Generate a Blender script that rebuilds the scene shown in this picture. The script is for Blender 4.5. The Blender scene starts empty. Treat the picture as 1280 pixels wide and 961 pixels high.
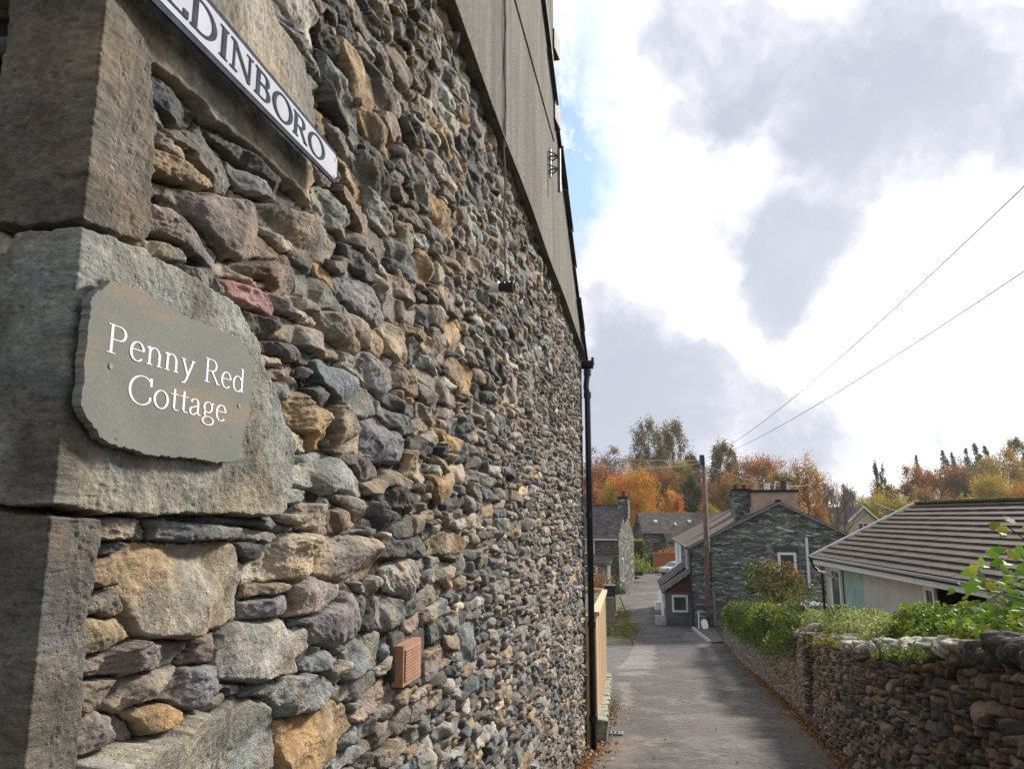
import bpy, math, random
import numpy as np
from mathutils import Vector, Matrix
R = math.radians
random.seed(7); rng = np.random.default_rng(11)
scene = bpy.context.scene
col = scene.collection

# ------------------------------------------------------------------ camera
PITCH = math.atan(164.5/930.0)
cam_d = bpy.data.cameras.new('camera'); cam = bpy.data.objects.new('camera', cam_d); col.objects.link(cam)
cam.location = (0, 0, 0); cam.rotation_euler = (R(90)+PITCH, 0, 0)
cam_d.sensor_width = 36; cam_d.lens = 36*930/1280; cam_d.clip_start = .02; cam_d.clip_end = 3000
scene.camera = cam
scene.view_settings.view_transform = 'Standard'; scene.view_settings.look = 'None'
scene.view_settings.exposure = 0.42; scene.view_settings.gamma = 1

def ray(px, py):
    x = (px-640)/930; y = (480.5-py)/930
    return Vector((x, math.cos(PITCH)-y*math.sin(PITCH), math.sin(PITCH)+y*math.cos(PITCH)))
def at(px, py, Y):
    r = ray(px, py); return r*(Y/r.y)

# ------------------------------------------------------------------ sun and sky
SUN_AZ, SUN_EL = R(44), R(30)            # azimuth to the right of the view direction
sd = bpy.data.lights.new('sun', 'SUN'); sun = bpy.data.objects.new('sun', sd); col.objects.link(sun)
sd.energy = 5.0; sd.angle = R(9); sd.color = (1, .93, .83)
sv = Vector((math.sin(SUN_AZ)*math.cos(SUN_EL), math.cos(SUN_AZ)*math.cos(SUN_EL), math.sin(SUN_EL)))
sun.rotation_euler = sv.to_track_quat('Z', 'Y').to_euler()

world = bpy.data.worlds.new('World'); scene.world = world; world.use_nodes = True
wt = world.node_tree; wt.nodes.clear()
class NT:
    def __init__(s, t): s.t = t
    def n(s, typ, **kw):
        nd = s.t.nodes.new(typ)
        for k, v in kw.items(): setattr(nd, k, v)
        return nd
    def put(s, sock, v):
        if isinstance(v, bpy.types.NodeSocket): s.t.links.new(v, sock)
        elif v is not None: sock.default_value = v
    def math(s, op, a, b=None, c=None, clamp=False):
        nd = s.n('ShaderNodeMath', operation=op); nd.use_clamp = clamp
        s.put(nd.inputs[0], a); s.put(nd.inputs[1], b)
        if c is not None: s.put(nd.inputs[2], c)
        return nd.outputs[0]
    def vmath(s, op, a, b=None, scale=None):
        nd = s.n('ShaderNodeVectorMath', operation=op)
        s.put(nd.inputs[0], a)
        if b is not None: s.put(nd.inputs[1], b)
        if scale is not None: s.put(nd.inputs[3], scale)
        return nd.outputs['Value'] if op in ('DISTANCE', 'LENGTH', 'DOT_PRODUCT') else nd.outputs[0]
    def noise(s, vec, scale, detail=4, rough=.55, dist=0, col_=False):
        nd = s.n('ShaderNodeTexNoise'); s.put(nd.inputs['Vector'], vec)
        nd.inputs['Scale'].default_value = scale; nd.inputs['Detail'].default_value = detail
        nd.inputs['Roughness'].default_value = rough; nd.inputs['Distortion'].default_value = dist
        return nd.outputs['Color'] if col_ else nd.outputs['Fac']
    def maprange(s, v, a, b, c=0, d=1, smooth=True):
        nd = s.n('ShaderNodeMapRange'); nd.interpolation_type = 'SMOOTHSTEP' if smooth else 'LINEAR'
        s.put(nd.inputs[0], v)
        for i, x in enumerate((a, b, c, d)): nd.inputs[i+1].default_value = x
        return nd.outputs[0]
    def mix(s, f, a, b, mode='MIX'):
        nd = s.n('ShaderNodeMix', data_type='RGBA', blend_type=mode)
        def c4(v): return (*v, 1) if isinstance(v, (tuple, list)) and len(v) == 3 else v
        s.put(nd.inputs[0], f); s.put(nd.inputs[6], c4(a)); s.put(nd.inputs[7], c4(b))
        return nd.outputs[2]
    def ramp(s, f, stops):
        nd = s.n('ShaderNodeValToRGB'); s.put(nd.inputs[0], f)
        el = nd.color_ramp.elements
        while len(el) > 1: el.remove(el[0])
        el[0].position = stops[0][0]; el[0].color = (*stops[0][1], 1)
        for p, c in stops[1:]:
            e = el.new(p); e.color = (*c, 1)
        return nd.outputs[0]
W = NT(wt)
tc = W.n('ShaderNodeTexCoord').outputs['Generated']
sky = W.n('ShaderNodeTexSky'); sky.sky_type = 'NISHITA'; sky.sun_disc = False
sky.sun_elevation = SUN_EL; sky.sun_rotation = SUN_AZ; sky.air_density = 1.0; sky.ozone_density = 1.5
wc = W.noise(tc, 3.2, 6, .58, col_=True)
wv = W.vmath('SUBTRACT', wc, (.5, .5, .5))
wd = W.vmath('ADD', tc, W.vmath('SCALE', wv, scale=.20))
wc2 = W.noise(tc, 11, 5, .6, col_=True)
wd = W.vmath('ADD', wd, W.vmath('SCALE', W.vmath('SUBTRACT', wc2, (.5, .5, .5)), scale=.05))
def blob(px, py, r0, r1):
    d = ray(px, py).normalized()
    return W.maprange(W.vmath('DISTANCE', wd, tuple(d)), r0, r1, 1, 0)
def tot(lst):
    acc = None
    for b, w in lst:
        v = W.math('MULTIPLY', b, w)
        acc = v if acc is None else W.math('ADD', acc, v)
    return acc
grey = tot([(blob(1180, 40, .05, .26), .55), (blob(1090, 150, .03, .17), .5), (blob(1110, 600, .0, .14), .42), (blob(1230, 560, .0, .10), .3), (blob(1000, 240, .02, .13), .6), (blob(990, 330, .02, .12), .9),
            (blob(1030, 330, .02, .10), .5), (blob(985, 390, .01, .08), .7), (blob(850, 100, .02, .14), .45), (blob(740, 330, .02, .10), .65), (blob(810, 480, .04, .17), .8),
            (blob(760, 540, .03, .14), .75), (blob(900, 540, .05, .14), .8), (blob(990, 560, .03, .11), .6), (blob(960, 60, .02, .14), .35), (blob(740, 440, .02, .12), .6), (blob(1240, 130, .02, .14), .5)])
fb = W.noise(wd, 5.5, 10, .60)
cl = W.math('MULTIPLY', W.maprange(W.math('ADD', grey, W.math('MULTIPLY', W.math('SUBTRACT', fb, .5), 3.0)), .10, 1.25), W.maprange(fb, .2, .75, .78, 1.1))
ccol = W.ramp(cl, [(0, (.97, .97, .99)), (.16, (.83, .84, .87)), (.42, (.64, .66, .73)), (.7, (.53, .55, .63)), (1, (.43, .46, .55))])
# clouds away from the photographed part of the sky: broken light grey
elsewhere = W.maprange(W.noise(tc, 1.8, 6, .6), .35, .7)
ecol = W.mix(elsewhere, (.34, .37, .44), (.72, .73, .76))
inview = W.maprange(W.vmath('DISTANCE', tc, tuple(ray(960, 300).normalized())), .55, .95, 1, 0)
ccol = W.mix(inview, ecol, ccol)
glow = W.maprange(W.vmath('DISTANCE', wd, tuple(ray(1180, 370).normalized())), .0, .5, 1, 0)
ccol = W.mix(1.0, ccol, W.mix(glow, (1, 1, 1), (1.16, 1.15, 1.11)), 'MULTIPLY')
blue = W.math('MULTIPLY', tot([(blob(708, 215, .02, .12), 1.2), (blob(712, 265, .01, .08), .9), (blob(695, 60, .02, .14), .6), (blob(700, 140, .0, .12), .7)]), W.maprange(W.noise(wd, 9, 6, .65), .25, .52), clamp=True)
bg1 = W.n('ShaderNodeBackground'); W.put(bg1.inputs[0], sky.outputs[0]); bg1.inputs[1].default_value = .12
bg2 = W.n('ShaderNodeBackground'); W.put(bg2.inputs[0], ccol); bg2.inputs[1].default_value = 1.0
bg3 = W.n('ShaderNodeBackground'); W.put(bg3.inputs[0], W.mix(1, (.48, .73, .93), (1, 1, 1), 'MULTIPLY')); bg3.inputs[1].default_value = .9
add = W.n('ShaderNodeMixShader'); add.inputs[0].default_value = .5
wt.links.new(bg1.outputs[0], add.inputs[1]); wt.links.new(bg3.outputs[0], add.inputs[2])
mx = W.n('ShaderNodeMixShader'); W.put(mx.inputs[0], blue)
wt.links.new(bg2.outputs[0], mx.inputs[1]); wt.links.new(add.outputs[0], mx.inputs[2])
wo = W.n('ShaderNodeOutputWorld'); wt.links.new(mx.outputs[0], wo.inputs[0])

# ------------------------------------------------------------------ helpers
def tag(o, label=None, cat=None, group=None, kind=None):
    if label: o['label'] = label
    if cat: o['category'] = cat
    if group: o['group'] = group
    if kind: o['kind'] = kind
    return o
def empty(name, loc=(0, 0, 0), rz=0):
    o = bpy.data.objects.new(name, None); col.objects.link(o)
    o.location = loc; o.rotation_euler = (0, 0, rz); o.empty_display_size = .2
    return o
def link(name, me, mat, parent=None):
    o = bpy.data.objects.new(name, me); col.objects.link(o)
    if mat: me.materials.append(mat)
    if parent: o.parent = parent
    return o
class MB:
    def __init__(s): s.v = []; s.f = []
    def poly(s, pts):
        i = len(s.v); s.v += [tuple(p) for p in pts]; s.f.append(tuple(range(i, i+len(pts)))); return s
    def box(s, c, d, rz=0, tilt=None):
        i = len(s.v); M = Matrix.Rotation(rz, 3, 'Z')
        if tilt: M = M @ Matrix.Rotation(tilt[0], 3, 'X') @ Matrix.Rotation(tilt[1], 3, 'Y')
        for sx, sy, sz in ((-1,-1,-1),(1,-1,-1),(1,1,-1),(-1,1,-1),(-1,-1,1),(1,-1,1),(1,1,1),(-1,1,1)):
            s.v.append(tuple(Vector(c)+M @ Vector((sx*d[0]/2, sy*d[1]/2, sz*d[2]/2))))
        for f in ((0,3,2,1),(4,5,6,7),(0,1,5,4),(1,2,6,5),(2,3,7,6),(3,0,4,7)): s.f.append(tuple(i+k for k in f))
        return s
    def bb(s, x0, x1, y0, y1, z0, z1): return s.box(((x0+x1)/2, (y0+y1)/2, (z0+z1)/2), (x1-x0, y1-y0, z1-z0))
    def tube(s, pts, r, n=8, cap=True):
        pts = [Vector(p) for p in pts]; rs = r if isinstance(r, (list, tuple)) else [r]*len(pts)
        i0 = len(s.v); a = None
        for k, p in enumerate(pts):
            t = (pts[min(k+1, len(pts)-1)]-pts[max(k-1, 0)])
            t = t.normalized() if t.length > 1e-9 else Vector((0, 0, 1))
            if a is None: a = t.orthogonal().normalized()
            a = (a-t*a.dot(t)).normalized(); b = t.cross(a)
            for j in range(n):
                an = 2*math.pi*j/n; s.v.append(tuple(p+(a*math.cos(an)+b*math.sin(an))*rs[k]))
        for k in range(len(pts)-1):
            for j in range(n):
                s.f.append((i0+k*n+j, i0+k*n+(j+1) % n, i0+(k+1)*n+(j+1) % n, i0+(k+1)*n+j))
        if cap:
            s.f.append(tuple(i0+j for j in range(n))[::-1]); s.f.append(tuple(i0+(len(pts)-1)*n+j for j in range(n)))
        return s
    def prism(s, pts, vec):      # polygon extruded by vec
        n = len(pts); i = len(s.v); vec = Vector(vec)
        s.v += [tuple(Vector(p)) for p in pts]+[tuple(Vector(p)+vec) for p in pts]
        s.f.append(tuple(range(i, i+n))[::-1]); s.f.append(tuple(range(i+n, i+2*n)))
        for k in range(n): s.f.append((i+k, i+(k+1) % n, i+n+(k+1) % n, i+n+k))
        return s
    def build(s, name, mat, parent=None, bevel=0, smooth=False):
        me = bpy.data.meshes.new(name); me.from_pydata(s.v, [], s.f); me.validate(); me.update()
        if smooth: me.shade_smooth()
        import bmesh
        b = bmesh.new(); b.from_mesh(me); bmesh.ops.recalc_face_normals(b, faces=b.faces); b.to_mesh(me); b.free()
        o = link(name, me, mat, parent)
        if bevel:
            m = o.modifiers.new('b', 'BEVEL'); m.width = bevel; m.segments = 2; m.limit_method = 'ANGLE'
        return o
def np_mesh(name, V, F, mat, parent=None, colr=None, smooth=False):
    me = bpy.data.meshes.new(name); V = np.asarray(V, np.float32); F = np.asarray(F, np.int32); k = F.shape[1]
    me.vertices.add(len(V)); me.vertices.foreach_set('co', V.ravel())
    me.loops.add(F.size); me.loops.foreach_set('vertex_index', F.ravel())
    me.polygons.add(len(F)); me.polygons.foreach_set('loop_start', np.arange(len(F), dtype=np.int32)*k)
    me.polygons.foreach_set('loop_total', np.full(len(F), k, np.int32))
    if smooth: me.polygons.foreach_set('use_smooth', np.ones(len(F), bool))
    me.update(calc_edges=True)
    if colr is not None:
        a = me.color_attributes.new('Col', 'FLOAT_COLOR', 'POINT')
        c = np.ones((len(V), 4), np.float32); c[:, :3] = colr; a.data.foreach_set('color', c.ravel())
    return link(name, me, mat, parent)

# numpy value noise
TAB = rng.random(65536).astype(np.float32)
def vnoise(x, y, seed=0):
    xi = np.floor(x).astype(np.int64); yi = np.floor(y).astype(np.int64); fx = x-xi; fy = y-yi
    fx = fx*fx*(3-2*fx); fy = fy*fy*(3-2*fy)
    def h(a, b): return TAB[((a*73856093) ^ (b*19349663) ^ (np.asarray(seed, np.int64)*83492791)) & 65535]
    return (h(xi, yi)*(1-fx)+h(xi+1, yi)*fx)*(1-fy)+(h(xi, yi+1)*(1-fx)+h(xi+1, yi+1)*fx)*fy
def fbm(x, y, seed=0, o=4, g=.5):
    v = 0; a = 1; t = 0
    for k in range(o): v = v+a*(vnoise(x*2**k, y*2**k, seed+17*k)-.5); t += a; a *= g
    return v/t*2


# ------------------------------------------------------------------ materials
def newmat(name):
    m = bpy.data.materials.new(name); m.use_nodes = True; t = m.node_tree
    b = t.nodes['Principled BSDF']; return m, NT(t), b
def bump(N, b, h, strength=.5, dist=.01):
    nd = N.n('ShaderNodeBump'); nd.inputs['Strength'].default_value = strength; nd.inputs['Distance'].default_value = dist
    N.put(nd.inputs['Height'], h); N.put(b.inputs['Normal'], nd.outputs[0])
def simple(name, c, rough=.6, metal=0, var=.15, scale=8, bs=.2, bd=.004, spec=.4):
    m, N, b = newmat(name); tcx = N.n('ShaderNodeTexCoord').outputs['Object']
    n1 = N.noise(tcx, scale, 6, .65)
    f = N.maprange(n1, .3, .7, 1-var, 1+var)
    cc = N.n('ShaderNodeVectorMath', operation='SCALE'); cc.inputs[0].default_value = c; N.put(cc.inputs[3], f)
    N.put(b.inputs['Base Color'], cc.outputs[0]); b.inputs['Roughness'].default_value = rough; b.inputs['Metallic'].default_value = metal
    b.inputs['Specular IOR Level'].default_value = spec
    if bs: bump(N, b, N.noise(tcx, scale*6, 4), bs, bd)
    return m
M = {}
def attr_stone(name, bs=.8, sc=1.0, pits=True):
    m, N, b = newmat(name); tcx = N.n('ShaderNodeTexCoord').outputs['Object']
    a = N.n('ShaderNodeVertexColor', layer_name='Col').outputs[0]
    n1 = N.noise(tcx, 14*sc, 8, .7); n2 = N.noise(tcx, 70*sc, 6, .75); n3 = N.noise(tcx, 320*sc, 3, .7)
    c = N.mix(1, a, N.ramp(n1, [(.25, (.62, .64, .66)), (.5, (1, 1, 1)), (.75, (1.35, 1.3, 1.2))]), 'MULTIPLY')
    c = N.mix(1, c, N.ramp(n2, [(.3, (.60, .60, .60)), (.52, (1, 1, 1)), (.72, (1.45, 1.42, 1.38))]), 'MULTIPLY')
    spots = N.maprange(N.noise(tcx, 26*sc, 5, .75), .63, .70)
    c = N.mix(N.math('MULTIPLY', spots, .5), c, (.50, .50, .46))
    rust = N.maprange(N.noise(N.vmath('ADD', tcx, (5, 2, 1)), 7*sc, 6, .7), .56, .70)
    c = N.mix(N.math('MULTIPLY', rust, .38), c, (.30, .19, .10))
    moss = N.maprange(N.noise(N.vmath('ADD', tcx, (1, 7, 3)), 5*sc, 6, .7), .60, .72)
    c = N.mix(N.math('MULTIPLY', moss, .35), c, (.12, .13, .07))
    N.put(b.inputs['Base Color'], c); b.inputs['Roughness'].default_value = .88; b.inputs['Specular IOR Level'].default_value = .25
    st = N.n('ShaderNodeMapping'); st.inputs['Scale'].default_value = (1, 1, 3.2); st.inputs['Rotation'].default_value = (.25, .15, 0); N.put(st.inputs[0], tcx)
    n4 = N.noise(st.outputs[0], 55*sc, 6, .75)
    h = N.math('ADD', N.math('MULTIPLY', n2, .5), N.math('ADD', N.math('MULTIPLY', n3, .2), N.math('MULTIPLY', n4, .7)))
    if pits:
        vo = N.n('ShaderNodeTexVoronoi'); N.put(vo.inputs['Vector'], tcx); vo.inputs['Scale'].default_value = 95*sc
        h = N.math('ADD', h, N.math('MULTIPLY', N.maprange(vo.outputs['Distance'], 0, .35), .35))
    bump(N, b, h, bs, .010/sc)
    return m
M['stone'] = attr_stone('rubble_stone')
M['stone_dark'] = attr_stone('drystone', .9, .8)
def leafmat(name):
    m, N, b = newmat(name)
    a = N.n('ShaderNodeVertexColor', layer_name='Col').outputs[0]
    N.put(b.inputs['Base Color'], a); b.inputs['Roughness'].default_value = .6; b.inputs['Specular IOR Level'].default_value = .25
    tr = N.n('ShaderNodeBsdfTranslucent'); N.put(tr.inputs[0], N.mix(1, a, (1.25, 1.15, .8), 'MULTIPLY'))
    ms = N.n('ShaderNodeMixShader'); ms.inputs[0].default_value = .35
    N.t.links.new(b.outputs[0], ms.inputs[1]); N.t.links.new(tr.outputs[0], ms.inputs[2])
    N.t.links.new(ms.outputs[0], N.t.nodes['Material Output'].inputs[0])
    return m
M['leaf'] = leafmat('foliage')
M['bark'] = simple('bark', (.09, .075, .06), .9, var=.4, scale=5)
M['bark_grey'] = simple('bark_grey', (.17, .14, .13), .9, var=.3, scale=5)
def render_mat():
    m, N, b = newmat('pebble_render'); tcx = N.n('ShaderNodeTexCoord').outputs['Object']
    n1 = N.noise(tcx, .9, 6, .6); n2 = N.noise(tcx, 75, 5, .8)
    mp = N.n('ShaderNodeMapping'); mp.inputs['Scale'].default_value = (1, 1, .06); N.put(mp.inputs[0], tcx)
    streak = N.noise(mp.outputs[0], 6, 6, .7)
    c = N.ramp(n1, [(.3, (.155, .145, .135)), (.7, (.235, .22, .20))])
    c = N.mix(1, c, N.ramp(streak, [(.35, (.62, .62, .63)), (.55, (1, 1, 1)), (.75, (1.2, 1.17, 1.1))]), 'MULTIPLY')
    c = N.mix(1, c, N.ramp(n2, [(.34, (.42, .42, .43)), (.52, (1, 1, 1)), (.66, (1.9, 1.82, 1.7))]), 'MULTIPLY')
    vo = N.n('ShaderNodeTexVoronoi'); N.put(vo.inputs['Vector'], tcx); vo.inputs['Scale'].default_value = 90
    N.put(b.inputs['Base Color'], c); b.inputs['Roughness'].default_value = .95; b.inputs['Specular IOR Level'].default_value = .2
    bump(N, b, N.math('SUBTRACT', n2, vo.outputs['Distance']), .9, .006)
    return m
M['render'] = render_mat()
def far_stone(name, tint=(1, 1, 1), sc=1.0):
    m, N, b = newmat(name); tcx = N.n('ShaderNodeTexCoord').outputs['Object']
    w = N.vmath('ADD', tcx, N.vmath('SCALE', N.vmath('SUBTRACT', N.noise(tcx, 2.5, 4, .6, col_=True), (.5, .5, .5)), scale=.22))
    mp = N.n('ShaderNodeMapping'); mp.inputs['Scale'].default_value = (2.3*sc, 2.3*sc, 9.5*sc); N.put(mp.inputs[0], w)
    vo = N.n('ShaderNodeTexVoronoi'); N.put(vo.inputs['Vector'], mp.outputs[0]); vo.inputs['Scale'].default_value = 1; vo.inputs['Randomness'].default_value = .95
    ed = N.n('ShaderNodeTexVoronoi', feature='DISTANCE_TO_EDGE'); N.put(ed.inputs['Vector'], mp.outputs[0]); ed.inputs['Scale'].default_value = 1; ed.inputs['Randomness'].default_value = .95
    sp = N.n('ShaderNodeSeparateColor'); N.put(sp.inputs[0], vo.outputs['Color'])
    c = N.ramp(sp.outputs[0], [(0, (.05, .055, .055)), (.25, (.10, .11, .11)), (.45, (.17, .18, .17)), (.6, (.10, .105, .11)), (.75, (.24, .23, .20)), (.88, (.21, .235, .24)), (1, (.42, .41, .38))])
    c = N.mix(1, c, N.ramp(N.noise(tcx, 9, 5, .7), [(.3, (.6, .6, .6)), (.7, (1.35, 1.35, 1.35))]), 'MULTIPLY')
    c = N.mix(N.maprange(ed.outputs['Distance'], .01, .07, .7, 0), c, (.055, .055, .05))
    c = N.mix(1, c, tint, 'MULTIPLY')
    N.put(b.inputs['Base Color'], c); b.inputs['Roughness'].default_value = .9; b.inputs['Specular IOR Level'].default_value = .25
    bump(N, b, N.math('ADD', N.maprange(ed.outputs['Distance'], 0, .2), N.math('MULTIPLY', sp.outputs[1], .8)), .9, .05)
    return m
M['far_stone'] = far_stone('slate_rubble', (1.42, 1.42, 1.38))
M['far_stone_warm'] = far_stone('warm_rubble', (1.12, 1.04, .95), .8)
M['far_stone_brown'] = far_stone('brown_rubble', (1.3, 1.1, .92), 2.0)
def slate(name, base, light, rows=.22, width=.35):
    m, N, b = newmat(name); tcx = N.n('ShaderNodeTexCoord').outputs['UV']
    br = N.n('ShaderNodeTexBrick'); N.put(br.inputs['Vector'], tcx)
    br.inputs['Scale'].default_value = 1; br.inputs['Brick Width'].default_value = width; br.inputs['Row Height'].default_value = rows
    br.inputs['Mortar Size'].default_value = .012; br.inputs['Mortar Smooth'].default_value = .3
    br.inputs['Color1'].default_value = (*base, 1); br.inputs['Color2'].default_value = (*light, 1); br.inputs['Mortar'].default_value = (.02, .02, .02, 1)
    ob = N.n('ShaderNodeTexCoord').outputs['Object']
    c = N.mix(1, br.outputs[0], N.ramp(N.noise(ob, 1.6, 8, .72), [(.3, (.62, .60, .62)), (.5, (1, 1, 1)), (.72, (1.5, 1.4, 1.25))]), 'MULTIPLY')
    c = N.mix(N.maprange(N.noise(ob, 4, 8, .75), .58, .70, 0, .5), c, (.25, .235, .19))
    N.put(b.inputs['Base Color'], c); b.inputs['Roughness'].default_value = .9; b.inputs['Specular IOR Level'].default_value = .2
    bump(N, b, N.math('SUBTRACT', 1, br.outputs['Fac']), .6, .02)
    return m
M['slate'] = slate('roof_slate', (.085, .075, .08), (.15, .135, .13))
M['slate_brown'] = slate('roof_slate_brown', (.085, .06, .05), (.12, .088, .075), .2, .3)
M['slate_far'] = slate('roof_slate_mossy', (.115, .10, .095), (.19, .165, .15), .3, .45)
def tile_mat():
    m, N, b = newmat('concrete_tile'); tcx = N.n('ShaderNodeTexCoord').outputs['Object']
    n1 = N.noise(tcx, 1.6, 8, .7); n2 = N.noise(tcx, 16, 6, .75)
    c = N.ramp(n1, [(.3, (.032, .023, .019)), (.7, (.085, .060, .048))])
    c = N.mix(N.maprange(n2, .60, .70, 0, .65), c, (.26, .23, .18))
    c = N.mix(N.maprange(N.noise(tcx, 8, 6, .7), .60, .66, 0, .6), c, (.035, .032, .028))
    N.put(b.inputs['Base Color'], c); b.inputs['Roughness'].default_value = .8
    b.inputs['Specular IOR Level'].default_value = .15; bump(N, b, n2, .4, .01); return m
M['tile'] = tile_mat()
M['iron'] = simple('black_iron', (.012, .014, .022), .35, var=.3, scale=20, bs=.15, bd=.002, spec=.5)
M['iron_grey'] = simple('galvanised', (.20, .21, .24), .5, metal=.3, var=.25, scale=12)
M['slate_edge'] = simple('verge_slate', (.045, .048, .055), .7, var=.5, scale=9, bs=.6, bd=.01)
M['white'] = simple('white_paint', (.74, .74, .73), .45, var=.06, scale=6, bs=.05)
M['white_wall'] = simple('white_wall', (.80, .82, .86), .8, var=.06, scale=1)
M['glass'] = simple('window_glass', (.035, .045, .05), .08, var=.4, scale=1.5, bs=0, spec=.8)
M['curtain'] = simple('curtain', (.42, .56, .52), .9, var=.1, scale=3)
M['bluegrey'] = simple('blue_grey_boards', (.125, .165, .18), .7, var=.12, scale=2)
M['green_grey'] = simple('green_grey_boards', (.10, .125, .12), .7, var=.12, scale=2)
M['pinkrender'] = simple('pink_render', (.42, .29, .235), .9, var=.22, scale=2)
M['claypot'] = simple('clay_pot', (.30, .15, .10), .8, var=.2, scale=5)
M['darkpot'] = simple('dark_pot', (.07, .055, .055), .8, var=.2, scale=5)
M['buffpot'] = simple('buff_pot', (.48, .38, .25), .8, var=.15, scale=5)
M['pebbledash'] = simple('pale_pebbledash', (.50, .47, .43), .9, var=.12, scale=3, bs=.5, bd=.01)
M['redwood'] = simple('red_boards', (.12, .032, .025), .8, var=.2, scale=4)
M['brick'] = simple('orange_brick', (.36, .115, .045), .85, var=.25, scale=3)
M['greywood'] = simple('weathered_wood', (.23, .19, .145), .85, var=.3, scale=9)
M['terracotta'] = simple('vent_terracotta', (.36, .19, .12), .8, var=.18, scale=25, bs=.2, bd=.002)
M['mosstop'] = simple('moss', (.11, .12, .035), .95, var=.5, scale=12, bs=.8, bd=.03)
M['carwhite'] = simple('car_paint', (.75, .76, .78), .25, var=.03, scale=2, bs=0, spec=.6)
M['carsilver'] = simple('silver_paint', (.45, .50, .58), .3, metal=.5, var=.03, scale=2, bs=0)
M['rubber'] = simple('rubber', (.02, .02, .02), .8, var=.2)
M['polewood'] = simple('pole_wood', (.20, .115, .085), .85, var=.45, scale=3, bs=.3)
M['wire'] = simple('wire', (.16, .165, .18), .5, var=.05)
M['wire_pale'] = simple('wire_pale', (.55, .56, .55), .5, var=.05)
M['kerb'] = simple('kerb_stone', (.38, .36, .33), .85, var=.25, scale=5)
def pine():
    m, N, b = newmat('pine_boards'); tcx = N.n('ShaderNodeTexCoord').outputs['Object']
    mp = N.n('ShaderNodeMapping'); mp.inputs['Scale'].default_value = (14, 14, 1.0); N.put(mp.inputs[0], tcx)
    n1 = N.noise(mp.outputs[0], 3, 6, .65, 1.0)
    c = N.ramp(n1, [(.3, (.44, .29, .15)), (.55, (.60, .43, .25)), (.75, (.70, .53, .34))])
    N.put(b.inputs['Base Color'], c); b.inputs['Roughness'].default_value = .7; bump(N, b, n1, .2, .004); return m
M['pine'] = pine()
def plaque_mat():
    m, N, b = newmat('riven_slate'); tcx = N.n('ShaderNodeTexCoord').outputs['Object']
    n1 = N.noise(tcx, 9, 6, .6); n2 = N.noise(tcx, 220, 3, .7)
    c = N.ramp(n1, [(.3, (.168, .174, .158)), (.7, (.205, .210, .190))])
    mp = N.n('ShaderNodeMapping'); mp.inputs['Rotation'].default_value = (R(52), 0, 0); mp.inputs['Scale'].default_value = (1.5, 1.6, 9); N.put(mp.inputs[0], tcx)
    c = N.mix(N.maprange(N.noise(mp.outputs[0], 2.2, 3, .5), .50, .68, 0, .75), c, (.26, .205, .15))
    c = N.mix(1, c, N.ramp(n2, [(.3, (.86, .86, .86)), (.7, (1.12, 1.12, 1.12))]), 'MULTIPLY')
    c = N.mix(N.maprange(N.noise(tcx, 60, 2, .5), .73, .77, 0, .8), c, (.05, .05, .045))
    N.put(b.inputs['Base Color'], c); b.inputs['Roughness'].default_value = .85; b.inputs['Specular IOR Level'].default_value = .15
    bump(N, b, N.math('ADD', n2, N.noise(tcx, 35, 5, .6)), .25, .002); return m
M['plaque'] = plaque_mat()
M['lettering'] = simple('white_letter_paint', (.80, .81, .86), .9, var=.04, scale=60, bs=0)
M['sign_white'] = simple('sign_enamel', (.50, .515, .58), .9, var=.10, scale=14, bs=.1, bd=.001, spec=.1)
M['sign_grey'] = simple('sign_border_paint', (.060, .068, .09), .95, var=.25, scale=40, bs=0, spec=.05)
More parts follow.
